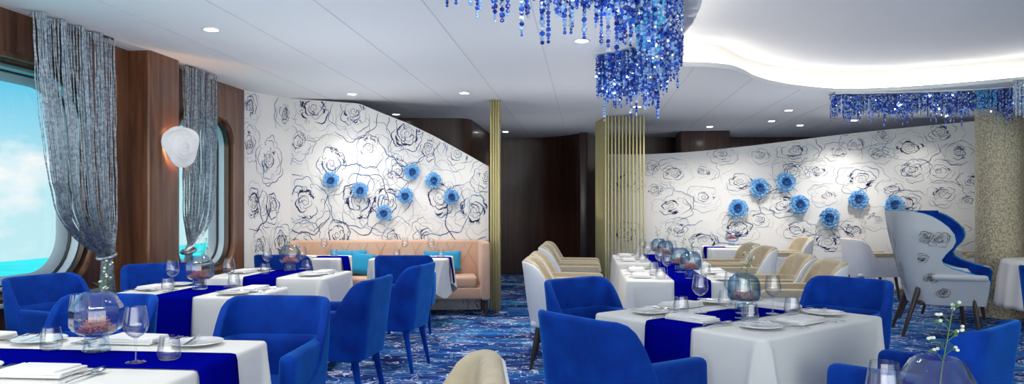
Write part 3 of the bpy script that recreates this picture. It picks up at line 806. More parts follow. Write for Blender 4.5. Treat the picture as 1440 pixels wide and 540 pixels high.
# ---- tables, cloths, runners
TZ = .75
def make_table(name, label, c, hx, hy, rz, ztop=.738, round_=False):
    root = thing(name, label, 'table', (c[0], c[1], 0), rz)
    if round_: MB().lathe([(.001, ztop - .03), (hx, ztop - .03), (hx, ztop), (.001, ztop)], 40).build('tabletop', M['legwood'], root)
    else: MB().rbox((0, 0, ztop - .015), (2 * hx - .05, 2 * hy - .05, .03), .006, 2).build('tabletop', M['legwood'], root)
    MB().lathe([(.001, .03), (.17, .03), (.15, .10), (.075, .30), (.055, .5), (.09, .70), (.001, .705)], 24).build('pedestal', M['gold'], root)
    MB().lathe([(.001, 0), (.21, 0), (.21, .018), (.17, .032), (.001, .032)], 28).build('base_plate', M['gold'], root)
    return root
def perim(hx, hy, r, n=26, nc=6):
    """points (x, y, nx, ny, signed distance to nearest corner) round a rounded rectangle"""
    P = []
    cs = [(hx - r, hy - r, 0), (-hx + r, hy - r, pi / 2), (-hx + r, -hy + r, pi), (hx - r, -hy + r, 3 * pi / 2)]
    for k in range(4):
        cx, cy, a0 = cs[k]; nx2, ny2, a2 = cs[(k + 1) % 4]
        for i in range(nc + 1):
            a = a0 + pi / 2 * i / nc; P.append((cx + r * cos(a), cy + r * sin(a), cos(a), sin(a), (i / nc - .5) * pi / 2 * r))
        a = a0 + pi / 2; x0, y0 = cx + r * cos(a), cy + r * sin(a); x1, y1 = nx2 + r * cos(a), ny2 + r * sin(a)
        L = sqrt((x1 - x0) ** 2 + (y1 - y0) ** 2)
        for i in range(1, n):
            t = .5 - .5 * cos(pi * i / n); d = t * L if t < .5 else -(1 - t) * L
            d = d + (pi / 4 * r if d > 0 else -pi / 4 * r)
            P.append((x0 + (x1 - x0) * t, y0 + (y1 - y0) * t, cos(a), sin(a), d))
    return P
def make_cloth(label, c, hx, hy, rz, drop, seed=0, flare=.17, corner=.12, group='white cloths over the dining tables', cdrop=None):
    rnd = random.Random(seed); ph = [rnd.uniform(0, 6) for _ in range(6)]
    hx += .006; hy += .006
    P = perim(hx, hy, .035, 56, 8); rows = []
    er = .016
    for k in (.0, .5, .93): rows.append([(x * k, y * k, TZ) for x, y, *_ in P])
    for a in (0, 30, 60, 90):
        t = math.radians(a); rows.append([(x + nx * (er * sin(t) - er), y + ny * (er * sin(t) - er), TZ - er * (1 - cos(t))) for x, y, nx, ny, d in P])
    V = 16
    for k in range(1, V + 1):
        t = k / V; row = []
        for i, (x, y, nx, ny, d) in enumerate(P):
            c1 = .034 + .06 * t; g = exp(-((d - c1) / (.016 + .022 * t)) ** 2) + exp(-((d + c1) / (.016 + .018 * t)) ** 2) * .85
            v = exp(-(d / .045) ** 2)
            o = drop * t * .03 + flare * t ** .8 * (g * .55 + .02 * v) + .010 * t * sin(x * 9 + y * 11 + ph[0]) + .006 * t * sin(x * 23 - y * 19 + ph[1])
            z = TZ - er - (drop - er) * t * (1 + corner * exp(-(d / .13) ** 2))
            row.append((x + nx * o, y + ny * o, z))
        rows.append(row)
    mb = MB().grid(rows, closev=True)
    o = mb.build('tablecloth', M['cloth'], angle=80, loc=(c[0], c[1], 0), rz=rz)
    return tag(o, label, 'tablecloth', group)
def make_runner(label, c, L, w, rz, drop, along_y=False, out=.0, ends=(True, True)):
    """cloth band across the tabletop, hanging over both ends"""
    hl = L / 2 + .0125; pts = []
    e = .012
    path = []
    if ends[0]: path += [(-hl - out - .02, TZ - drop), (-hl - out * .5 - .011, TZ - drop * .5), (-hl - .002, TZ - .02)]
    path += [(-hl + .004, TZ + .001), (-hl + .022, TZ + .0035)]
    path += [(-hl + .022 + (2 * hl - .044) * k / 6, TZ + .0035) for k in range(1, 6)]
    path += [(hl - .022, TZ + .0035), (hl - .004, TZ + .001)]
    if ends[1]: path += [(hl + .002, TZ - .02), (hl + out * .5 + .011, TZ - drop * .5), (hl + out + .02, TZ - drop)]
    rows = [[(a, -w / 2 + w * k / 4, z) for k in range(5)] for a, z in path]
    mb = MB().grid(rows)
    o = mb.build('table_runner', M['runner'], angle=70, loc=(c[0], c[1], 0), rz=rz + (pi / 2 if along_y else 0))
    md = o.modifiers.new('s', 'SOLIDIFY'); md.thickness = .003; md.offset = 1
    return tag(o, label, 'table runner', 'deep blue runners across the dining tables')
T = {}
def rect_table(key, desc, c, hx, hy, rz=0, drop=.6, run='y', rpos=0, flare=.17, corner=.12, rdrop=.5, seed=1, rends=(True, True), rout=.02, rw=.28):
    make_table('dining_table', 'gold-footed dining table under white cloth, ' + desc, c, hx, hy, rz)
    make_cloth('white linen tablecloth on the ' + desc, c, hx, hy, rz, drop, seed, flare, corner)
    if run:
        if run == 'y': off = (rpos, 0)
        else: off = (0, rpos)
        cc = (c[0] + off[0] * cos(rz) - off[1] * sin(rz), c[1] + off[0] * sin(rz) + off[1] * cos(rz))
        make_runner('deep blue cloth runner across the ' + desc, cc, 2 * (hy if run == 'y' else hx), rw, rz, rdrop, run == 'y', rout, rends)
    T[key] = (c, hx, hy, rz)
D = dict(T1='front left table, cut by the lower left corner', T2='second left table, in front of the wooden pilaster', T3='third left table, before the patterned wall',
         B1='left one of the two banquette tables', B2='right one of the two banquette tables', R='front right table ringed by blue armchairs',
         W1='nearer middle table between white armchairs', W2='farther middle table between white armchairs', W3='small far table before the right patterned wall',
         W4='far table behind the winged chairs', W5='round table beside the mosaic pillar', T0='nearest table below the lower right corner')
rect_table('T1', D['T1'], (-2.28, 2.56), .92, .48, 0, .60, 'x', .03, seed=3)
rect_table('T2', D['T2'], (-2.63, 4.79), .50, .325, 0, .62, 'y', 0, seed=4, flare=.12)
rect_table('T3', D['T3'], (-2.61, 6.11), .51, .35, 0, .62, 'y', -.03, seed=5, flare=.14)
rect_table('B1', D['B1'], (-3.17, 8.24), .40, .31, .05, .27, 'x', -.02, seed=6, flare=.05, corner=.05, rdrop=.25)
rect_table('B2', D['B2'], (-1.98, 8.28), .43, .31, .05, .30, 'x', -.02, seed=7, flare=.07, corner=.45, rdrop=.29, rw=.13)
Rc = W(1.194, 3.92); Rrz = math.atan2(*reversed(W(.869, .686))); 
rect_table('R', D['R'], Rc, .545, .515, Rrz, .62, 'x', .0, seed=8, flare=.15, rdrop=.60)
rect_table('W1', D['W1'], (.79, 6.38), .47, .57, 0, .62, 'y', .03, seed=9, flare=.07, rdrop=.5)
rect_table('W2', D['W2'], (.79, 8.32), .47, .70, 0, .62, 'y', .03, seed=10, flare=.07, rdrop=.5)
pw = W(3.15, 10.55); rect_table('W3', D['W3'], (pw[0], pw[1]), .36, .42, 0, .60, 'x', 0, seed=12, flare=.06)
pw = W(5.93, 10.5); rect_table('W4', D['W4'], (pw[0], pw[1]), .30, .35, 0, .60, None, 0, seed=13, flare=.05)
rect_table('T0', D['T0'], W(1.02, 1.62), .40, .36, .3, .55, None, 0, seed=14)
# round table with a long pleated cloth
c5 = W(5.98, 7.90); make_table('dining_table', 'gold-footed dining table under white cloth, ' + D['W5'], c5, .60, .60, 0, round_=True)
rows = []; NP = 144
for k in (0, .5, .96): rows.append([(.61 * k * cos(2 * pi * i / NP), .61 * k * sin(2 * pi * i / NP), TZ) for i in range(NP)])
for k in range(0, 13):
    t = k / 12; rows.append([((.612 + .05 * t + .022 * min(1, t * 2.5) * sin(2 * pi * i / NP * 22 + .5 * sin(i * .11))) * cos(2 * pi * i / NP), (.612 + .05 * t + .022 * min(1, t * 2.5) * sin(2 * pi * i / NP * 22 + .5 * sin(i * .11))) * sin(2 * pi * i / NP), TZ - .012 - .50 * t) for i in range(NP)])
o = MB().grid(rows, closev=True).build('tablecloth', M['cloth'], angle=80, loc=(c5[0], c5[1], 0)); o.modifiers.new('s', 'SOLIDIFY').thickness = .003
tag(o, 'white pleated cloth hanging from the ' + D['W5'], 'tablecloth', 'white cloths over the dining tables'); T['W5'] = (c5, .6, .6, 0)

# ---- banquette along the left patterned wall
def banquette():
    ax, ay = A1; d = Vector((A2[0] - A1[0], A2[1] - A1[1])).normalized(); n = Vector((d.y, -d.x))
    o = Vector(A1); ang = math.atan2(d.y, d.x); L = 2.48
    root = thing('banquette', 'long blush pink quilted banquette bench against the left patterned wall', 'bench', (o.x, o.y, 0), ang)
    # local x along the wall, -y towards the room
    back = MB().rbox((L / 2, -.075, .63), (L - .02, .12, .56), .03, 3)
    for k in range(11):                          # raised diamond quilting seams
        for sg in (-1, 1):
            x0 = .15 + k * .22; x1 = x0 + sg * .17
            if .03 < x1 < L - .1: back.tube([(x0, -.137, .56), (x0 + (x1 - x0) * .5, -.139, .72), (x1, -.137, .88)], .004, 5)
    back.build('backrest', M['pink'], root, angle=50)
    for i in range(2): MB().rbox((.06 + (L - .20) * (i + .5) / 2, -.34, .405), ((L - .20) / 2 - .005, .44, .15), .04, 4).build('seat_cushion', M['pink'], root, angle=60)
    MB().rbox((L / 2, -.33, .27), (L - .06, .46, .14), .015, 3).build('base', M['pink'], root, angle=60)
    MB().rbox((L - .055, -.37, .555), (.11, .68, .71), .035, 4).build('end_panel', M['pink'], root, angle=60)
    MB().rbox((.075, -.15, .555), (.10, .27, .71), .035, 4).build('end_panel', M['pink'], root, angle=60)
    for x, y in ((L - .05, -.66), (L - .05, -.10), (.08, -.48), (.08, -.10), (1.2, -.52)):
        leg((x, y, .22), (x, y, 0), .028, .022).build('leg', M['legwood'], root)
    return root, d, n, ang
bq, bd, bn, bang = banquette()
def cushion(label, px, py, sz, tilt, roll=0, z=None, u=None, dep=.20):
    zz = 9.0; 
    if u is None: u = wm.hit(px, py)[0]
    p = Vector(A1) + bd * u + bn * dep
    mb = MB(); rows = []; n = 18
    for i in range(n + 1):
        row = []
        for j in range(n + 1):
            a = -1 + 2 * i / n; b = -1 + 2 * j / n
            pin = 1 - .07 * (1 - a * a) * b * b - .0; pin2 = 1 - .07 * (1 - b * b) * a * a
            row.append((a, b, pin, pin2))
        rows.append(row)
    for sg in (1, -1):
        mb.grid([[(sz[0] / 2 * a * p2, sg * (.065 * (max(0, (1 - a ** 4) * (1 - b ** 4)) ** .45)), sz[1] / 2 * b * p1) for a, b, p1, p2 in row] for row in rows])
    o = mb.build('cushion', M['teal'], angle=60)
    o.location = (p.x, p.y, z); o.rotation_euler = (math.radians(tilt), math.radians(roll), bang)
    tag(o, label, 'cushion', 'turquoise cushions on the banquette')
cushion('long turquoise cushion at the left of the banquette, behind the left banquette table', 492, 352, (.46, .28), -16, 0, .655)
cushion('smaller turquoise cushion leaning just right of the long left one', 512, 365, (.30, .28), -18, 8, .625, dep=.30)
cushion('turquoise cushion lying low behind the right banquette table', 580, 352, (.34, .20), -35, 0, .61, dep=.24)
cushion('turquoise cushion at the right end of the banquette by its end panel', 622, 352, (.48, .26), -14, 0, .645)
# ================================================================== THINGS ON THE TABLES
TT = TZ + .004                     # surface of cloth, runner 3 mm higher
def make_plate():
    return tag(MB().lathe([(.0005, .003), (.05, .003), (.062, .004), (.10, .010), (.104, .013), (.102, .015), (.064, .0075), (.05, .006), (.0005, .006)], 36).build('side_plate', M['porcelain']), None, 'plate')
def make_napkin():
    mb = MB()
    def slab(z, t, w, d, ox, rot, r):
        m = Matrix.Translation((ox, 0, z)) @ Matrix.Rotation(rot, 4, 'Z')
        def tp(v): return Vector((v.x, v.y, v.z * (1 + .12 * sin(v.x * 30)) + .0015 * sin(v.x * 24 + v.y * 9)))
        mb.rbox((0, 0, 0), (w, d, t), t * .45, 3, mat=m, taper=tp)
    slab(.005, .009, .235, .145, 0, 0, .4); slab(.0135, .008, .225, .138, .004, .04, .4); slab(.021, .008, .205, .130, -.004, -.05, .4)
    mb.tube([(-.112, -.06, .014), (-.114, 0, .014), (-.112, .06, .014)], .0105, 8)
    return tag(mb.build('folded_napkin', M['napkin'], angle=60), None, 'napkin')
def handle(mb, L=.13, w=.012):
    sec = []
    for k in range(9):
        t = k / 8; ww = w * (.75 - .45 * sin(pi * t * .75) + .15 * (t < .1)); z = .004 + .004 * sin(pi * t)
        sec.append([(-ww, -t * L, z), (0, -t * L, z + .0025), (ww, -t * L, z), (0, -t * L, z - .0022)])
    mb.grid(sec, closev=True); mb.add(sec[0], [(0, 1, 2, 3)]); mb.add(sec[-1], [(3, 2, 1, 0)])
def make_fork():
    mb = MB(); handle(mb)
    def strip(pts, w, t=.0016):
        rows = []
        for x, y, z, ww in pts: rows.append([(x - ww, y, z), (x + ww, y, z), (x + ww, y, z + t), (x - ww, y, z + t)])
        mb.grid(rows, closev=True)
    strip([(0, -.002, .006, .0035), (0, .012, .005, .008), (0, .028, .004, .012), (0, .040, .005, .0125)], 0)
    for i in range(4):
        x = -.0102 + .0068 * i; strip([(x, .038, .005, .0020), (x, .06, .009, .0017), (x, .078, .013, .0009)], 0)
    return tag(mb.build('dinner_fork', M['steel'], angle=60), None, 'fork')
def make_knife():
    mb = MB(); handle(mb, .11)
    rows = []
    for t, w0, w1 in ((0, .004, .004), (.15, .008, .005), (.5, .010, .005), (.85, .009, .005), (1, .001, .004)):
        y = t * .12; rows.append([(-w0, y, .005), (w1, y, .0045), (w1, y, .0065), (-w0, y, .0055)])
    mb.grid(rows, closev=True); mb.add(rows[0], [(0, 1, 2, 3)]); mb.add(rows[-1], [(3, 2, 1, 0)])
    return tag(mb.build('table_knife', M['steel'], angle=50), None, 'knife')
def make_spoon():
    mb = MB(); handle(mb)
    rows = []
    for i in range(7):
        r = i / 6; rows.append([(.020 * r * cos(a), .032 + .031 * r * sin(a), .003 + .008 * r * r) for a in [2 * pi * k / 18 for k in range(18)]])
    for i in range(6, -1, -1):
        r = i / 6; rows.append([(.0195 * r * cos(a), .032 + .030 * r * sin(a), .0045 + .0075 * r * r) for a in [2 * pi * k / 18 for k in range(18)]])
    mb.grid(rows, closev=True); return tag(mb.build('spoon', M['steel'], angle=60), None, 'spoon')
def make_wine():
    root = thing('wine_glass', None, 'wine glass')
    MB().lathe([(.0005, .001), (.034, .001), (.036, .003), (.020, .005), (.006, .010), (.0038, .02), (.0034, .06), (.004, .085), (.008, .092)], 24).build('stem', M['glass'], root)
    MB().lathe([(.0005, .0905), (.010, .092), (.024, .100), (.037, .115), (.0425, .132), (.0425, .142), (.038, .175), (.0325, .205), (.0318, .2055), (.0370, .175), (.0413, .142), (.0413, .133), (.0360, .1165), (.023, .1025), (.009, .0945), (.0005, .0935)], 28).build('bowl', M['glass'], root)
    return root
def make_tumbler():
    o = MB().lathe([(.0005, .001), (.032, .001), (.038, .006), (.042, .022), (.042, .035), (.037, .065), (.0335, .088), (.0328, .0885), (.0358, .065), (.0400, .036), (.0400, .024), (.036, .013), (.030, .0105), (.0005, .010)], 28).build('tumbler', M['glass'])
    return tag(o, None, 'glass')
PL, NP_, FK, KN, SP, WG, TU = map(Proto, (make_plate, make_napkin, make_fork, make_knife, make_spoon, make_wine, make_tumbler))
def table_pt(key, lx, ly):
    c, hx, hy, rz = T[key]; return (c[0] + lx * cos(rz) - ly * sin(rz), c[1] + lx * sin(rz) + ly * cos(rz))
def setting(key, seat, lx, ly, fdir, spread=1.0, full=True, glasses=True, plate=True, side=None):
    """(lx, ly) napkin centre in table axes, fdir: direction the diner looks (table axes, radians)"""
    rz = T[key][3]; a = fdir + rz; fx, fy = cos(a), sin(a); rx, ry = fy, -fx
    cx, cy = table_pt(key, lx, ly); ts = TT
    def P(r, f): return (cx + rx * r * spread + fx * f, cy + ry * r * spread + fy * f)
    rot = a - pi / 2
    def put(proto, lab, r, f, dz=0, dr=0, group=None):
        x, y = P(r, f); proto.put(lab, (x, y, ts + dz), rot + dr, group)
    put(NP_, 'folded white napkin lying ' + seat, 0, 0, .001, 0, 'folded napkins on the dining tables')
    if plate:
        put(PL, 'small white side plate ' + seat, -.30, .03, .001, 0, 'side plates on the dining tables')
        put(KN, 'butter knife on plate ' + seat, -.28, .03, .015, .25, 'butter knives on the side plates')
    put(FK, 'steel fork next to the napkin ' + seat, -.145, .0, 0, 0, 'forks on the dining tables')
    if full: put(FK, 'steel fork nearest the side plate ' + seat, -.178, .012, 0, 0, 'forks on the dining tables')
    put(KN, 'steel table knife beside the napkin ' + seat, .145, .0, 0, 0, 'table knives on the dining tables')
    if full: put(SP, 'steel spoon beside the knife ' + seat, .182, .0, 0, 0, 'spoons on the dining tables')
    if glasses:
        g = .235 if glasses is True else glasses
        put(WG, 'clear stemmed wine glass ' + seat, .13, g, .003, 0, 'wine glasses on the dining tables')
        put(TU, 'clear glass tumbler ' + seat, .215, g - .06, .003, .5, 'tumblers on the dining tables')
h = pi / 2
def L1(key, x, y): c = T[key][0]; return x - c[0], y - c[1]
setting('T1', 'at the rear right place of the front left table', *L1('T1', -1.90, 2.93), -h, glasses=False)
setting('T1', 'at the rear left place of the front left table', *L1('T1', -2.60, 2.93), -h, glasses=False)
setting('T1', 'at the front right place of the front left table', *L1('T1', -1.84, 2.33), h, glasses=False)
for pr, lab, px, py in ((TU, 'clear glass tumbler on the blue runner at the right end of the front left table', 238, 508), (WG, 'tall clear wine glass just right of the vase on the front left table', 191, 513),
                        (TU, 'clear glass tumbler left of the vase on the front left table', 72, 494)):
    x, y = onh(px, py, TZ); pr.put(lab, (x, y, TT + .003), .3, None)
WG.put('clear wine glass standing behind the vase on the front left table', (*onh(112, 484, TZ), TT), 0)
for k, nm, yy in (('T2', 'second left table', .06), ('T3', 'third left table', .05)):
    setting(k, 'at the left place of the ' + nm, -.36, yy, 0, .78, glasses=False)
    setting(k, 'at the right place of the ' + nm, .36, yy, pi, .78, glasses=False)
for pr, lab, px, py in ((WG, 'clear wine glass left of the vase on the second left table', 243, 409), (TU, 'clear tumbler left of the vase on the second left table', 236, 411),
                        (WG, 'clear wine glass right of the vase on the second left table', 322, 405), (TU, 'clear tumbler right of the vase on the second left table', 329, 404),
                        (WG, 'clear wine glass left of the vase on the third left table', 376, 383), (TU, 'clear tumbler left of the vase on the third left table', 373, 386),
                        (WG, 'clear wine glass right of the vase on the third left table', 425, 379), (TU, 'clear tumbler right of the vase on the third left table', 433, 380)):
    x, y = onh(px, py, TZ); pr.put(lab, (x, y, TT + .002), .3)
setting('R', 'at the left front place of the front right table', -.37, .0, 0)
setting('R', 'at the left rear place of the front right table', .0, .37, -h)
setting('R', 'at the right rear place of the front right table', .38, .0, pi)
setting('R', 'at the right front place of the front right table', .0, -.37, h)
for k, nm, ys in (('W1', 'nearer middle table', (-.28, .30)), ('W2', 'farther middle table', (-.36, .36))):
    for y, w in zip(ys, ('front', 'rear')):
        setting(k, 'at the %s left place of the %s' % (w, nm), -.34, y, 0, .72, False, .20)
        setting(k, 'at the %s right place of the %s' % (w, nm), .34, y, pi, .72, False, .20)
setting('B1', 'on the aisle side of the left banquette table', .0, -.20, h, .8, False, False, False)
setting('B2', 'on the aisle side of the right banquette table', -.02, -.20, h, .8, False, False, False)
for pr, lab, px, py in ((WG, 'clear wine glass standing on the left banquette table', 456, 360), (TU, 'clear tumbler standing on the left banquette table', 470, 361.5),
                        (WG, 'clear wine glass at the left of the right banquette table', 569.5, 359), (TU, 'clear tumbler at the left of the right banquette table', 558, 362),
                        (WG, 'clear wine glass near the runner of the right banquette table', 606, 361), (TU, 'clear tumbler near the runner of the right banquette table', 620, 362.5)):
    x, y = onh(px, py, TZ); pr.put(lab, (x, y, TT + .002), .3)
setting('W3', 'on the small far table', .0, -.2, h, .7, False, False, False)
setting('W5', 'on the near edge of the round table', -.12, -.38, h, .9, False, False, False)
for i, (lab, x, z) in enumerate((('clear wine glass at the bottom edge, left of the big vase', .845, 1.67), ('clear wine glass at the bottom edge, touching the big vase outline', .90, 1.78))):
    WG.put(lab, (*W(x, z), TT - .012), 0)

# ---- vases with pink blossom ball and a green sprig
def vase_prof(kind):
    if kind == 0: return [(.050, .0), (.052, .004), (.046, .02), (.043, .055), (.044, .063), (.060, .068), (.085, .082), (.0955, .100), (.0965, .110), (.0965, .165), (.093, .178), (.070, .214), (.062, .224), (.052, .230), (.050, .229), (.058, .221), (.068, .211), (.0905, .176), (.094, .164), (.094, .110), (.092, .101), (.082, .086), (.055, .072), (.0005, .069)]
    return [(.045, .0), (.047, .004), (.046, .06), (.058, .066), (.078, .076), (.084, .09), (.085, .13), (.082, .165), (.072, .19), (.052, .208), (.036, .213), (.034, .211), (.050, .205), (.070, .187), (.0795, .164), (.0825, .13), (.0815, .092), (.074, .080), (.052, .071), (.0005, .069)]
def make_vase(kind):
    def f():
        root = thing('glass_vase', None, 'vase'); pr = vase_prof(kind); n = 10 if kind == 0 else 32
        mt = M['vglass'] if kind == 0 else M['bglass']
        k = 5 if kind == 0 else 3
        MB().lathe([(.0005, .001)] + [(r, z + .001) for r, z in pr[:k]], 28).build('foot', mt, root)
        MB().lathe(pr[k:] if kind else pr[k:], n).build('bowl', mt, root, angle=30 if kind == 0 else 50)
        MB().lathe([(.0005, .056), (.030, .050), (.036, .035), (.030, .018), (.0005, .012)], 20).build('foot_bubble', mt, root)
        return root
    return f
def make_coral():
    rnd = random.Random(3); mb = MB()
    for i in range(260):
        u = rnd.uniform(-.15, 1); a = rnd.uniform(0, 2 * pi); s = sqrt(1 - u * u)
        d = Vector((s * cos(a), s * sin(a), u)); R = rnd.uniform(.040, .060)
        e = Vector((d.x * R * 1.15, d.y * R * 1.15, max(-.004, d.z * R * .95)))
        st = e * .35; mid = (st + e) / 2 + Vector((rnd.uniform(-.004, .004), rnd.uniform(-.004, .004), rnd.uniform(-.004, .004)))
        mb.tube([st, mid, e], [.0012, .0011, .0009], 3, cap=False)
        for k in range(3):
            f = e + Vector((rnd.uniform(-.006, .006), rnd.uniform(-.006, .006), rnd.uniform(-.003, .007))); mb.tube([mid, e, f], [.0009, .0011, .0017], 4)
    return tag(mb.build('blossom_cluster', M['coral']), None, 'flowers')
def make_sprig():
    rnd = random.Random(8); root = thing('green_sprig', None, 'plant')
    def stemc(t): return Vector((.004 + .045 * t * t + .008 * sin(t * 4), .006 * sin(t * 5), .0 + .27 * t))
    MB().tube([stemc(k / 12) for k in range(13)], [.0018 - .0008 * k / 12 for k in range(13)], 5).build('stem', M['stem'], root)
    lf = MB(); bl = MB()
    for k in range(9):
        t = .5 + .055 * k; p = stemc(t); a = rnd.uniform(0, 6.3); L = .035 * (1.3 - t * .6)
        d = Vector((cos(a), sin(a), .75)).normalized(); q = p + d * L
        lf.tube([p, (p + q) / 2 + Vector((0, 0, .003)), q], [.0009, .0008, .0006], 4)
        for m in range(3):
            c = q + Vector((rnd.uniform(-.006, .006), rnd.uniform(-.006, .006), rnd.uniform(-.004, .008)))
            (bl if rnd.random() < .6 else lf).rbox(c, (.008, .007, .007), .003, 2)
    for sg in (-1, 1):                            # fine fern fronds
        p = stemc(.62); 
        for k in range(9):
            u = k / 9; c = p + Vector((sg * .05 * u, .01 * u, .02 * u - .035 * u * u * (sg > 0)))
            w = .013 * (1 - u); lf.tube([c + Vector((-.3 * w, 0, w)), c, c + Vector((.3 * w, 0, -w))], .0006, 3)
    lf.build('leaves', M['stem'], root); bl.build('blossoms', M['bloom'], root); return root
V0, V1, CO, SG = Proto(make_vase(0)), Proto(make_vase(1)), Proto(make_coral), Proto(make_sprig)
vs = [(V0, onh(136, 496, TZ), 'on the front left table', 0, .2), (V0, onh(281, 408, TZ), 'on the second left table', .3, 1.2), (V0, onh(408, 382, TZ), 'on the third left table', .6, 2.0),
      (V1, W(1.235, 3.92), 'in the centre of the front right table', 0, .4), (V1, (.83, 5.98), 'at the near end of the nearer middle table', 0, 0), (V1, (.82, 6.55), 'in the middle of the nearer middle table', 0, 3),
      (V1, (.83, 7.85), 'at the near end of the farther middle table', 0, 2), (V1, (.82, 8.45), 'in the middle of the farther middle table', 0, 1),
      (V0, W(.958, 1.66), 'in the lower right corner', .2, .3)]
for i, (pv, (x, y), nm, rz, r2) in enumerate(vs):
    dz = TT + .003 if i < 8 else TT - .002
    tint = 'clear pale blue' if pv is V0 else 'blue tinted'
    pv.put(tint + ' footed globe vase ' + nm, (x, y, dz), rz, 'glass globe vases down the runners')
    CO.put('dusty pink blossom cluster inside the vase ' + nm, (x, y, dz + .078), r2, 'pink blossom clusters in the vases')
    SG.put('green sprig with white blossoms, vase ' + nm, (x, y, dz + .083), [.3, .8, 2.2, .6, 1.1, .3, .5, 4, .4][i], 'green sprigs in the vases')
V0_last = [o for o in C.objects if o.name.startswith('glass_vase') and o.parent is None][8]; V0_last.scale = (.86, .86, 1)
x, y = table_pt('W3', .02, .1)
CO.put('dusty pink blossom cluster on the small far table', (x, y, TT + .12), 0, 'pink blossom clusters in the vases')
V0.put('clear pale blue globe vase on the small far table', (x, y, TT + .003), .2, 'glass globe vases down the runners')

# ================================================================== ON THE WALLS
# rose-shaped lamp on the pilaster
def sconce():
    x, y, z = -3.80, 6.47, 1.885
    root = thing('wall_lamp', 'frosted white rose-shaped wall lamp glowing warm on the wooden pilaster', 'wall lamp', (x, y, z), math.radians(-24)); root.scale = (.92, .92, .92)
    # axis along +X
    for k, (r, x0, x1, tw) in enumerate(((.205, .085, .13, 0), (.175, .09, .155, .7), (.145, .10, .175, 1.5), (.110, .12, .188, 2.4), (.075, .14, .196, 3.4), (.04, .16, .200, 4.6))):
        rows = []; n = 60; rnd = random.Random(k)
        for q in range(9):
            t = q / 8; row = []
            for i in range(n):
                a = 2 * pi * i / n
                e = 1 + .07 * sin(a * 3 + tw) + .035 * sin(a * 5 + tw * 2)
                rr = r * e * (1 - (1 - t) ** 2.2 * .72) if k == 0 else r * e * (.45 + .55 * sin(t * pi / 2) ** .9)
                xx = x0 + (x1 - x0) * (1 - t ** 2.2) + .022 * sin(a + tw) * t if k else x0 + .06 * (1 - t) ** 1.5 + .03 * t + .02 * sin(a * 2 + 1) * t
                row.append((xx, rr * cos(a + .25 * t), rr * sin(a + .25 * t)))
            rows.append(row)
        mb = MB().grid(rows, closev=True)
        mb.add([rows[0][i] for i in range(n)], [tuple(range(n))])
        o = mb.build('glass_petal', M['lampglass'], root, angle=80); o.modifiers.new('s', 'SOLIDIFY').thickness = .006
    mt = Matrix.Rotation(pi / 2, 4, 'Y')
    MB().lathe([(.001, -.004), (.07, -.004), (.07, .02), (.001, .02)], 24, mat=mt).build('wall_plate', M['rim'], root)
    MB().lathe([(.04, .021), (.055, .021), (.055, .032), (.04, .032)], 24, close=True, mat=mt).build('bulb', M['bulb'], root)
    L = bpy.data.lights.new('wall_lamp_light', 'POINT'); L.energy = 5; L.color = (1, .55, .25); L.shadow_soft_size = 0
    o = bpy.data.objects.new('wall_lamp_light', L); C.objects.link(o); o.parent = root; o.location = (.055, -.02, 0)
sconce()
# glass flowers
def make_flower():
    root = thing('glass_flower', None, 'wall flower'); rnd = random.Random(21)
    # faces -Y, radius about 1
    for layer, (r, y, cnt, mt, hh) in enumerate(((.96, .02, 8, 'petal3', .40), (.82, .12, 8, 'petal', .34), (.60, .22, 8, 'petal', .28), (.42, .30, 7, 'petal2', .26), (.24, .38, 5, 'petal2', .2))):
        mb = MB()
        for k in range(cnt):
            a0 = 2 * pi * k / cnt + layer * .4 + rnd.uniform(-.12, .12); w = 2 * pi / cnt * .95; rr = r * rnd.uniform(.82, 1.1); rows = []
            for i in range(6):
                t = i / 5; row = []
                for j in range(7):
                    s = -1 + j / 3
                    ra = .06 + (rr - .06) * t * (1 - .10 * s * s * t + .05 * cos(s * 7 + k) * t)
                    aa = a0 + s * w * (.45 + .55 * sin(t * pi * .8))
                    dep = y + hh * t * t * .8 + .06 * sin(s * 5 + k * 2) * t - .05 * s * s
                    row.append((ra * cos(aa), -dep - .09, ra * sin(aa)))
                rows.append(row)
            mb.grid(rows)
        o = mb.build('petals', M[mt], root, angle=80); s_ = o.modifiers.new('s', 'SOLIDIFY'); s_.thickness = .025
    MB().lathe([(.001, -.02), (.07, -.02), (.05, .36), (.001, .40)], 12, mat=Matrix.Rotation(pi / 2, 4, 'X')).build('heart', M['petal'], root)
    return root
FL = Proto(make_flower)
rnd = random.Random(2)
for wall, pts, rad, side in ((wm, [(466, 254, 'leftmost of the seven flowers'), (507, 268, 'second from the left'), (540, 300, 'lowest of the seven flowers'), (570, 276, 'between lowest and topmost'), (580, 242, 'topmost of the seven flowers'), (610, 254, 'right of the topmost one'), (635, 277, 'rightmost of the seven flowers')], 12.6, 'left'),
                       (wR, [(1036, 293, 'leftmost of the seven flowers'), (1067, 264, 'second from the left'), (1104, 256, 'topmost of the seven flowers'), (1123, 287, 'right below the topmost one'), (1164, 306, 'lowest of the seven flowers'), (1205, 280, 'between the lowest and the rightmost'), (1255, 288, 'rightmost, just above the winged chair')], 15.3, 'right')):
    for px, py, nm in pts:
        u, hh, z = wall.hit(px, py); p = wall.to3(u, hh, .004)
        o = FL.put('blue glass flower on the %s patterned wall, %s' % (side, nm), p, math.atan2(wall.d.y, wall.d.x), 'blue glass flowers on the patterned walls')
        s = rad / F * z; o.scale = (s, s, s); o.rotation_euler = (0, 0, math.atan2(wall.d.y, wall.d.x)); o.rotation_euler.rotate_axis('Y', rnd.uniform(0, 6))

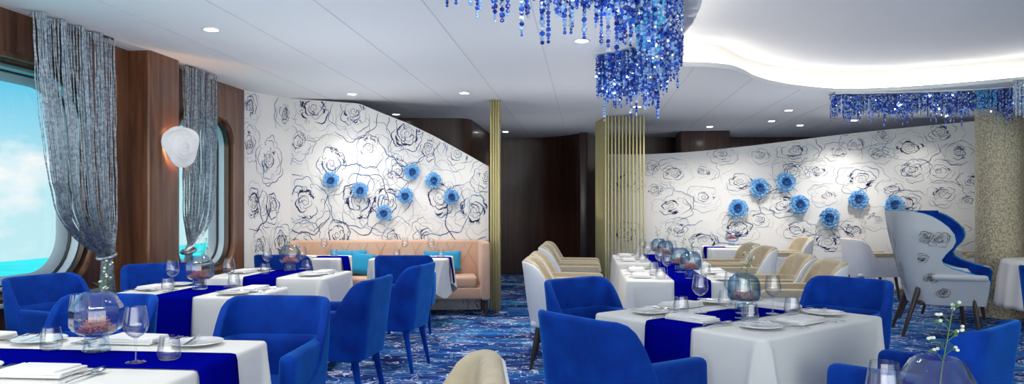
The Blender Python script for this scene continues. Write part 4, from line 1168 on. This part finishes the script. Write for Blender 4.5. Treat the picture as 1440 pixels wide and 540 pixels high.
# ---- chain curtains
def chain_curtain(label, Lc, Rc_, n, x0, tie, tailw, seed, topz=CEIL - .012, amp=.045):
    """Lc / Rc_: (h, Y) tables for the window-side and the wall-side edge"""
    rnd = random.Random(seed)
    yc = Rc_[0][1]; root = thing('chain_curtain', label, 'curtain', (x0, yc, 0))
    ty, tz = tie
    mb = MB(); tail = MB()
    for i in range(n):
        s = (i + rnd.uniform(-.3, .3)) / (n - 1); s = min(1, max(0, s))
        ph = rnd.uniform(0, 6); dx = amp * sin(s * 26) + rnd.uniform(-.012, .012)
        sag = tz + .02 + (.16 * (1 - s) * rnd.uniform(0.0, .6))
        pts = []; rad = []; K = 130
        for k in range(K + 1):
            t = k / K; z = topz + (tz - topz) * t
            yl = lin(Lc, z); yr = lin(Rc_, z)
            y = yl + (yr - yl) * s
            g = max(0, 1 - (z - tz) / .42) ** 1.6             # gather towards the tie
            y = y * (1 - g) + (ty + (s - .5) * tailw * .9) * g if g > 0 else y
            xx = dx * (1 - .6 * g) + .006 * sin(t * 9 + ph)
            zz = z - (.10 * (1 - s) * sin(min(1, max(0, 1 - (z - tz) / .5)) * pi) * .6)
            pts.append((xx, y - yc + .003 * sin(t * 40 + ph), zz)); rad.append((.0030 if k % 2 else .0050) * rnd.uniform(.85, 1.15))
        mb.tube(pts, rad, 4, cap=False)
        if i % 2 == 0:
            pts = []; rad = []
            for k in range(61):
                t = k / 60; z = tz * (1 - t) + .03 * t
                w = tailw * (.75 + .45 * min(1, t * 3)); pts.append((dx * .5 * (.5 + t), ty - yc + (s - .5) * w + .008 * sin(t * 6 + ph), z)); rad.append(.003 if k % 2 else .0055)
            tail.tube(pts, rad, 4, cap=False)
    tag(mb.build('chain_drape', M['chain'], root, angle=80)); tag(tail.build('chain_tail', M['chain'], root, angle=80))
    band = MB(); band.tube([(.06 * cos(a), ty - yc + tailw * .5 * sin(a), tz + .02 * sin(a)) for a in [2 * pi * k / 24 for k in range(25)]], .014, 6); band.build('tie_band', M['chain'], root)
    MB().box((0, (Lc[0][1] + Rc_[0][1]) / 2 - yc, topz + .005), (.02, abs(Lc[0][1] - Rc_[0][1]) * .9, .010)).build('curtain_rail', M['bronze'], root, smooth=False)
    return root
chain_curtain('silver grey chain curtain gathered at the right side of the large left window', [(.90, 5.44), (.94, 5.24), (1.04, 5.10), (1.50, 4.93), (2.23, 4.80), (2.7, 4.77)],
              [(.9, 5.66), (1.5, 5.66), (2.7, 5.62)], 165, -3.84, (5.57, .93), .15, 4)
chain_curtain('silver grey chain curtain behind the wooden pilaster, over the second window', [(.88, 6.92), (.94, 7.04), (1.1, 7.16), (1.5, 7.25), (2.7, 7.28)],
              [(.9, 6.75), (2.7, 6.74)], 100, -3.84, (6.80, .90), .15, 5)

# ================================================================== CRYSTAL CHANDELIERS
ICO = None
def bead_mesh():
    bm = bmesh.new(); bmesh.ops.create_icosphere(bm, subdivisions=1, radius=1); vs = [Vector(v.co) for v in bm.verts]; bm.verts.index_update()
    fs = [tuple(v.index for v in f.verts) for f in bm.faces]; bm.free(); return vs, fs
BV, BF = bead_mesh()
def chandelier(name, label, path, count, spread, body, longp, rmin, rmax, weights, seed, cyan=None, ztop=CEIL - .012, spark=0, skew=1):
    """path: list of (x, z) camera-frame metres"""
    rnd = random.Random(seed); P = [Vector(W(*p)) for p in chaikin(path, 2)]
    cum = [0]
    for a, b in zip(P, P[1:]): cum.append(cum[-1] + (b - a).length)
    def pos(s):
        d = s * cum[-1]
        for i in range(len(P) - 1):
            if d <= cum[i + 1] or i == len(P) - 2:
                t = (d - cum[i]) / (cum[i + 1] - cum[i]); tt = (P[i + 1] - P[i]).normalized(); return P[i].lerp(P[i + 1], t), Vector((-tt.y, tt.x))
    root = thing(name, label, 'chandelier', (P[0].x, P[0].y, ztop)); o = Vector((P[0].x, P[0].y))
    pl = MB(); rows = []
    for i in range(61):
        p, n = pos(i / 60); a = p - o + n * (spread + .03); b = p - o - n * (spread + .03)
        rows.append([(a.x, a.y, .010), (b.x, b.y, .010), (b.x, b.y, -.006), (a.x, a.y, -.006)])
    pl.grid(rows, closev=True); pl.build('mounting_plate', M['rim'], root, smooth=False)
    S = []
    for i in range(count):
        s = ((i + rnd.random()) / count) ** skew; p, n = pos(s); p = p + n * rnd.uniform(-spread, spread) - o
        L = body(s) * rnd.uniform(.78, 1.02)
        if rnd.random() < longp: L *= rnd.uniform(1.15, 1.62)
        S.append((s, p, L))
    S.sort(key=lambda q: (q[1] + o).length); mats = [M['b1'], M['b2'], M['b3'], M['b4'], M['b5'], M['spark']]
    rest = MB()
    for i, (s, p, L) in enumerate(S):
        mb = MB() if i < 99 else rest; z = -.008; base = rnd.uniform(rmin, rmax)
        lim = .52 * L
        while z > -L:
            r = base * rnd.uniform(.75, 1.2) * (1 if z < -lim else 1.0)
            if -z > L - 3 * base: r *= .7
            m = rnd.choices(range(4), weights)[0]
            if cyan and cyan[0] < s < cyan[1] and rnd.random() < .6: m = rnd.choice((4, 4, 2))
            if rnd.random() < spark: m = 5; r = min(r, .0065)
            jx, jy = (rnd.uniform(-1, 1) * base * .5, rnd.uniform(-1, 1) * base * .5) if -z < lim else (0, 0)
            q = Matrix.Translation((p.x + jx, p.y + jy, z - r)) @ Matrix.Rotation(rnd.uniform(0, 6), 4, Vector((rnd.random() + .1, rnd.random(), rnd.random()))) @ Matrix.Diagonal((r, r, r * 1.05, 1))
            mb.add(BV, BF, m, q); z -= 2 * r * .93
        if i < 99: mb.build('crystal_strand', mats, root, smooth=False)
    if rest.v: tag(rest.build('crystal_strands', mats, root, smooth=False), kind='stuff')
    return root
chandelier('crystal_chandelier', 'near curling chandelier of blue crystal strands hanging from the ceiling', [(-.30, 3.36), (-.05, 3.42), (.20, 3.5), (.46, 3.68), (.72, 4.05), (.98, 4.6), (1.13, 5.2), (1.20, 5.75), (1.13, 6.2), (.98, 6.45), (.80, 6.62)],
           1250, .075, lambda s: .37 if s < .35 else .37 - .06 * min(1, (s - .35) * 3) + (.09 if s > .78 else 0), .16, .0105, .0145, (26, 36, 27, 11), 1, (.30, .37), spark=.006)
chandelier('crystal_chandelier', 'far long chandelier of blue crystal strands in front of the right patterned wall', [(3.86, 8.88), (4.4, 8.86), (4.95, 8.76), (5.45, 8.60), (5.75, 8.38), (6.1, 8.1), (6.6, 7.85)],
           620, .06, lambda s: .25 + .03 * sin(s * 31), .20, .0085, .0125, (26, 34, 28, 12), 2, (.53, .60), spark=.004)
chandelier('crystal_chandelier', 'clear silvery crystal chandelier in front of the top of the mosaic pillar', [(5.42, 7.95), (5.6, 7.85), (5.9, 7.7), (6.2, 7.5)],
           120, .09, lambda s: .36 + .22 * min(1, s * 2.2), .12, .008, .012, (0, 2, 18, 80), 3, spark=.003)

# ================================================================== OUTSIDE
sb = MB(); sb.add([(-400, -700, -36), (-4.6, -700, -36), (-4.6, 1500, -36), (-400, 1500, -36), (-400, -700, -40), (-4.6, -700, -40), (-4.6, 1500, -40), (-400, 1500, -40)], [(0, 1, 2, 3), (4, 5, 6, 7), (0, 1, 5, 4), (2, 3, 7, 6), (0, 3, 7, 4), (1, 2, 6, 5)])
sea = sb.build('sea', M['sea'], smooth=False); tag(sea, 'bright turquoise sea seen through the rounded windows', 'sea', kind='stuff')
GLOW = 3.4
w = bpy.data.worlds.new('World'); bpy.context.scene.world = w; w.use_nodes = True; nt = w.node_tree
for n in list(nt.nodes): nt.nodes.remove(n)
out = nt.nodes.new('ShaderNodeOutputWorld'); bg = nt.nodes.new('ShaderNodeBackground'); tc = nt.nodes.new('ShaderNodeTexCoord')
sx = nt.nodes.new('ShaderNodeSeparateXYZ'); nt.links.new(tc.outputs['Generated'], sx.inputs[0])
cr = nt.nodes.new('ShaderNodeValToRGB'); e = cr.color_ramp.elements
mrp = nt.nodes.new('ShaderNodeMapRange'); mrp.inputs['From Min'].default_value = -.12; mrp.inputs['From Max'].default_value = .40
nt.links.new(sx.outputs[2], mrp.inputs['Value']); nt.links.new(mrp.outputs[0], cr.inputs[0])
e[0].position = 0; e[0].color = (.62, .90, .93, 1); e[1].position = 1; e[1].color = (.05, .42, .70, 1)
q = e.new(.30); q.color = (.55, .86, .93, 1); q = e.new(.50); q.color = (.14, .62, .86, 1)
mp = nt.nodes.new('ShaderNodeMapping'); mp.inputs['Scale'].default_value = (5, 5, 11); mp.inputs['Location'].default_value = (1.3, .4, .2)
nt.links.new(tc.outputs['Generated'], mp.inputs[0])
no = nt.nodes.new('ShaderNodeTexNoise'); no.inputs['Scale'].default_value = 1; no.inputs['Detail'].default_value = 7; no.inputs['Roughness'].default_value = .55
nt.links.new(mp.outputs[0], no.inputs['Vector'])
cl = nt.nodes.new('ShaderNodeMapRange'); cl.inputs['From Min'].default_value = .50; cl.inputs['From Max'].default_value = .60; nt.links.new(no.outputs['Fac'], cl.inputs['Value'])
mx = N(nt, 'ShaderNodeMixRGB'); mx.inputs[2].default_value = (1, 1, 1, 1)
nt.links.new(cl.outputs[0], mx.inputs[0]); nt.links.new(cr.outputs[0], mx.inputs[1]); 
# bright patch added to the sky behind the viewer, to fill the room
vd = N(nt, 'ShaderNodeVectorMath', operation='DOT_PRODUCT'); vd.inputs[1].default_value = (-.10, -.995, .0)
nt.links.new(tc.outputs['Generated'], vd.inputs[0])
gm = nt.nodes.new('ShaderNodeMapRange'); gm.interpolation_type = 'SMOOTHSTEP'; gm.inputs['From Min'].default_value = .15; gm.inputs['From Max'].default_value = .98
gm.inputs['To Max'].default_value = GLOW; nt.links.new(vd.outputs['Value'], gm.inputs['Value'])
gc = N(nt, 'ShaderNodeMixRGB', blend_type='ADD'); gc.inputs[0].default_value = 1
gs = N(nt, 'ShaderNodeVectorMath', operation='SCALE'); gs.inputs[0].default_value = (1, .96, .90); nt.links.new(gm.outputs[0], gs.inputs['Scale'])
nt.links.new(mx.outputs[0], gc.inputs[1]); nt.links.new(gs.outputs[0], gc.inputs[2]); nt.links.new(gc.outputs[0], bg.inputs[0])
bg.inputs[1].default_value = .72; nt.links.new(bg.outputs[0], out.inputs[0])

# ================================================================== LIGHTS
for x, y, en in ((-2.6, 1.0, 70), (-.8, 1.0, 70), (-2.4, 3.4, 60), (-.4, 3.3, 60), (-2.0, 5.5, 45), (-.4, 5.6, 40), (-3.0, 7.6, 40), (-1.9, 7.8, 40), (.9, 6.6, 45), (.9, 8.6, 45), (2.9, 9.6, 40), (3.5, 7.5, 30)):
    spot(x, y, CEIL - .03, en, 120, .8, .12, name='ceiling_fill_spot')  # added spots without fixtures, extra fill besides the modelled downlights
for px, en in ((1000, 45), (1060, 45), (1205, 75), (1320, 24), (930, 35)):         # washing the right patterned wall
    x, y = at(px, 10.5); o = spot(x, y, CEIL - .03, en, 95, .9, .06, name='wall_washer'); o.rotation_euler = (math.radians(20), 0, 0)
for px in (430, 520, 610):
    x, y = at(px, 8.4); o = spot(x, y, CEIL - .03, 16, 120, 1, .08, name='wall_washer'); o.rotation_euler = (math.radians(25), 0, 0)
# added upward spots without fixtures, imitating light bounced off the white tables
for x, y, en in ((-2.3, 1.4, 55), (.2, 1.2, 55), (2.6, 1.6, 8), (-2.5, 3.6, 60), (.2, 3.4, 60), (2.9, 4.0, 12), (-2.2, 5.8, 60), (.2, 5.6, 60), (2.8, 6.4, 24), (-2.4, 8.0, 45), (.0, 8.2, 50), (2.6, 9.0, 50), (5.2, 7.6, 18), (5.3, 4.6, 6), (-.4, 11.6, 35), (4.6, 10.4, 30), (2.4, 12.8, 20)):
    o = spot(x, y, 1.05, en * .49, 172, 1, 0, (.95, .97, 1), 'ceiling_bounce_fill'); o.rotation_euler = (pi, 0, 0)
def area(loc, rot, sx_, sy_, e, col, name):
    L = bpy.data.lights.new(name, 'AREA'); L.shape = 'RECTANGLE'; L.size = sx_; L.size_y = sy_; L.energy = e; L.color = col
    o = bpy.data.objects.new(name, L); C.objects.link(o); o.location = loc; o.rotation_euler = rot; return o

# ================================================================== CAMERA
cam = bpy.data.cameras.new('camera'); co = bpy.data.objects.new('camera', cam); C.objects.link(co)
co.location = (0, 0, HC); co.rotation_euler = (pi / 2, 0, TH); cam.sensor_fit = 'HORIZONTAL'; cam.sensor_width = 36; cam.lens = 36 * F / 1440
cam.shift_y = 22 / 1440; cam.clip_start = .05; cam.clip_end = 3000
sc = bpy.context.scene; sc.camera = co
vs_ = sc.view_settings; vs_.view_transform = 'Standard'; vs_.look = 'None'; vs_.gamma = 1; vs_.use_curve_mapping = False; vs_.exposure = 0.52
sc.cycles.use_denoising = True; sc.cycles.max_bounces = 10; sc.cycles.transparent_max_bounces = 24; sc.cycles.sample_clamp_indirect = 4
sc.cycles.caustics_reflective = False; sc.cycles.caustics_refractive = False
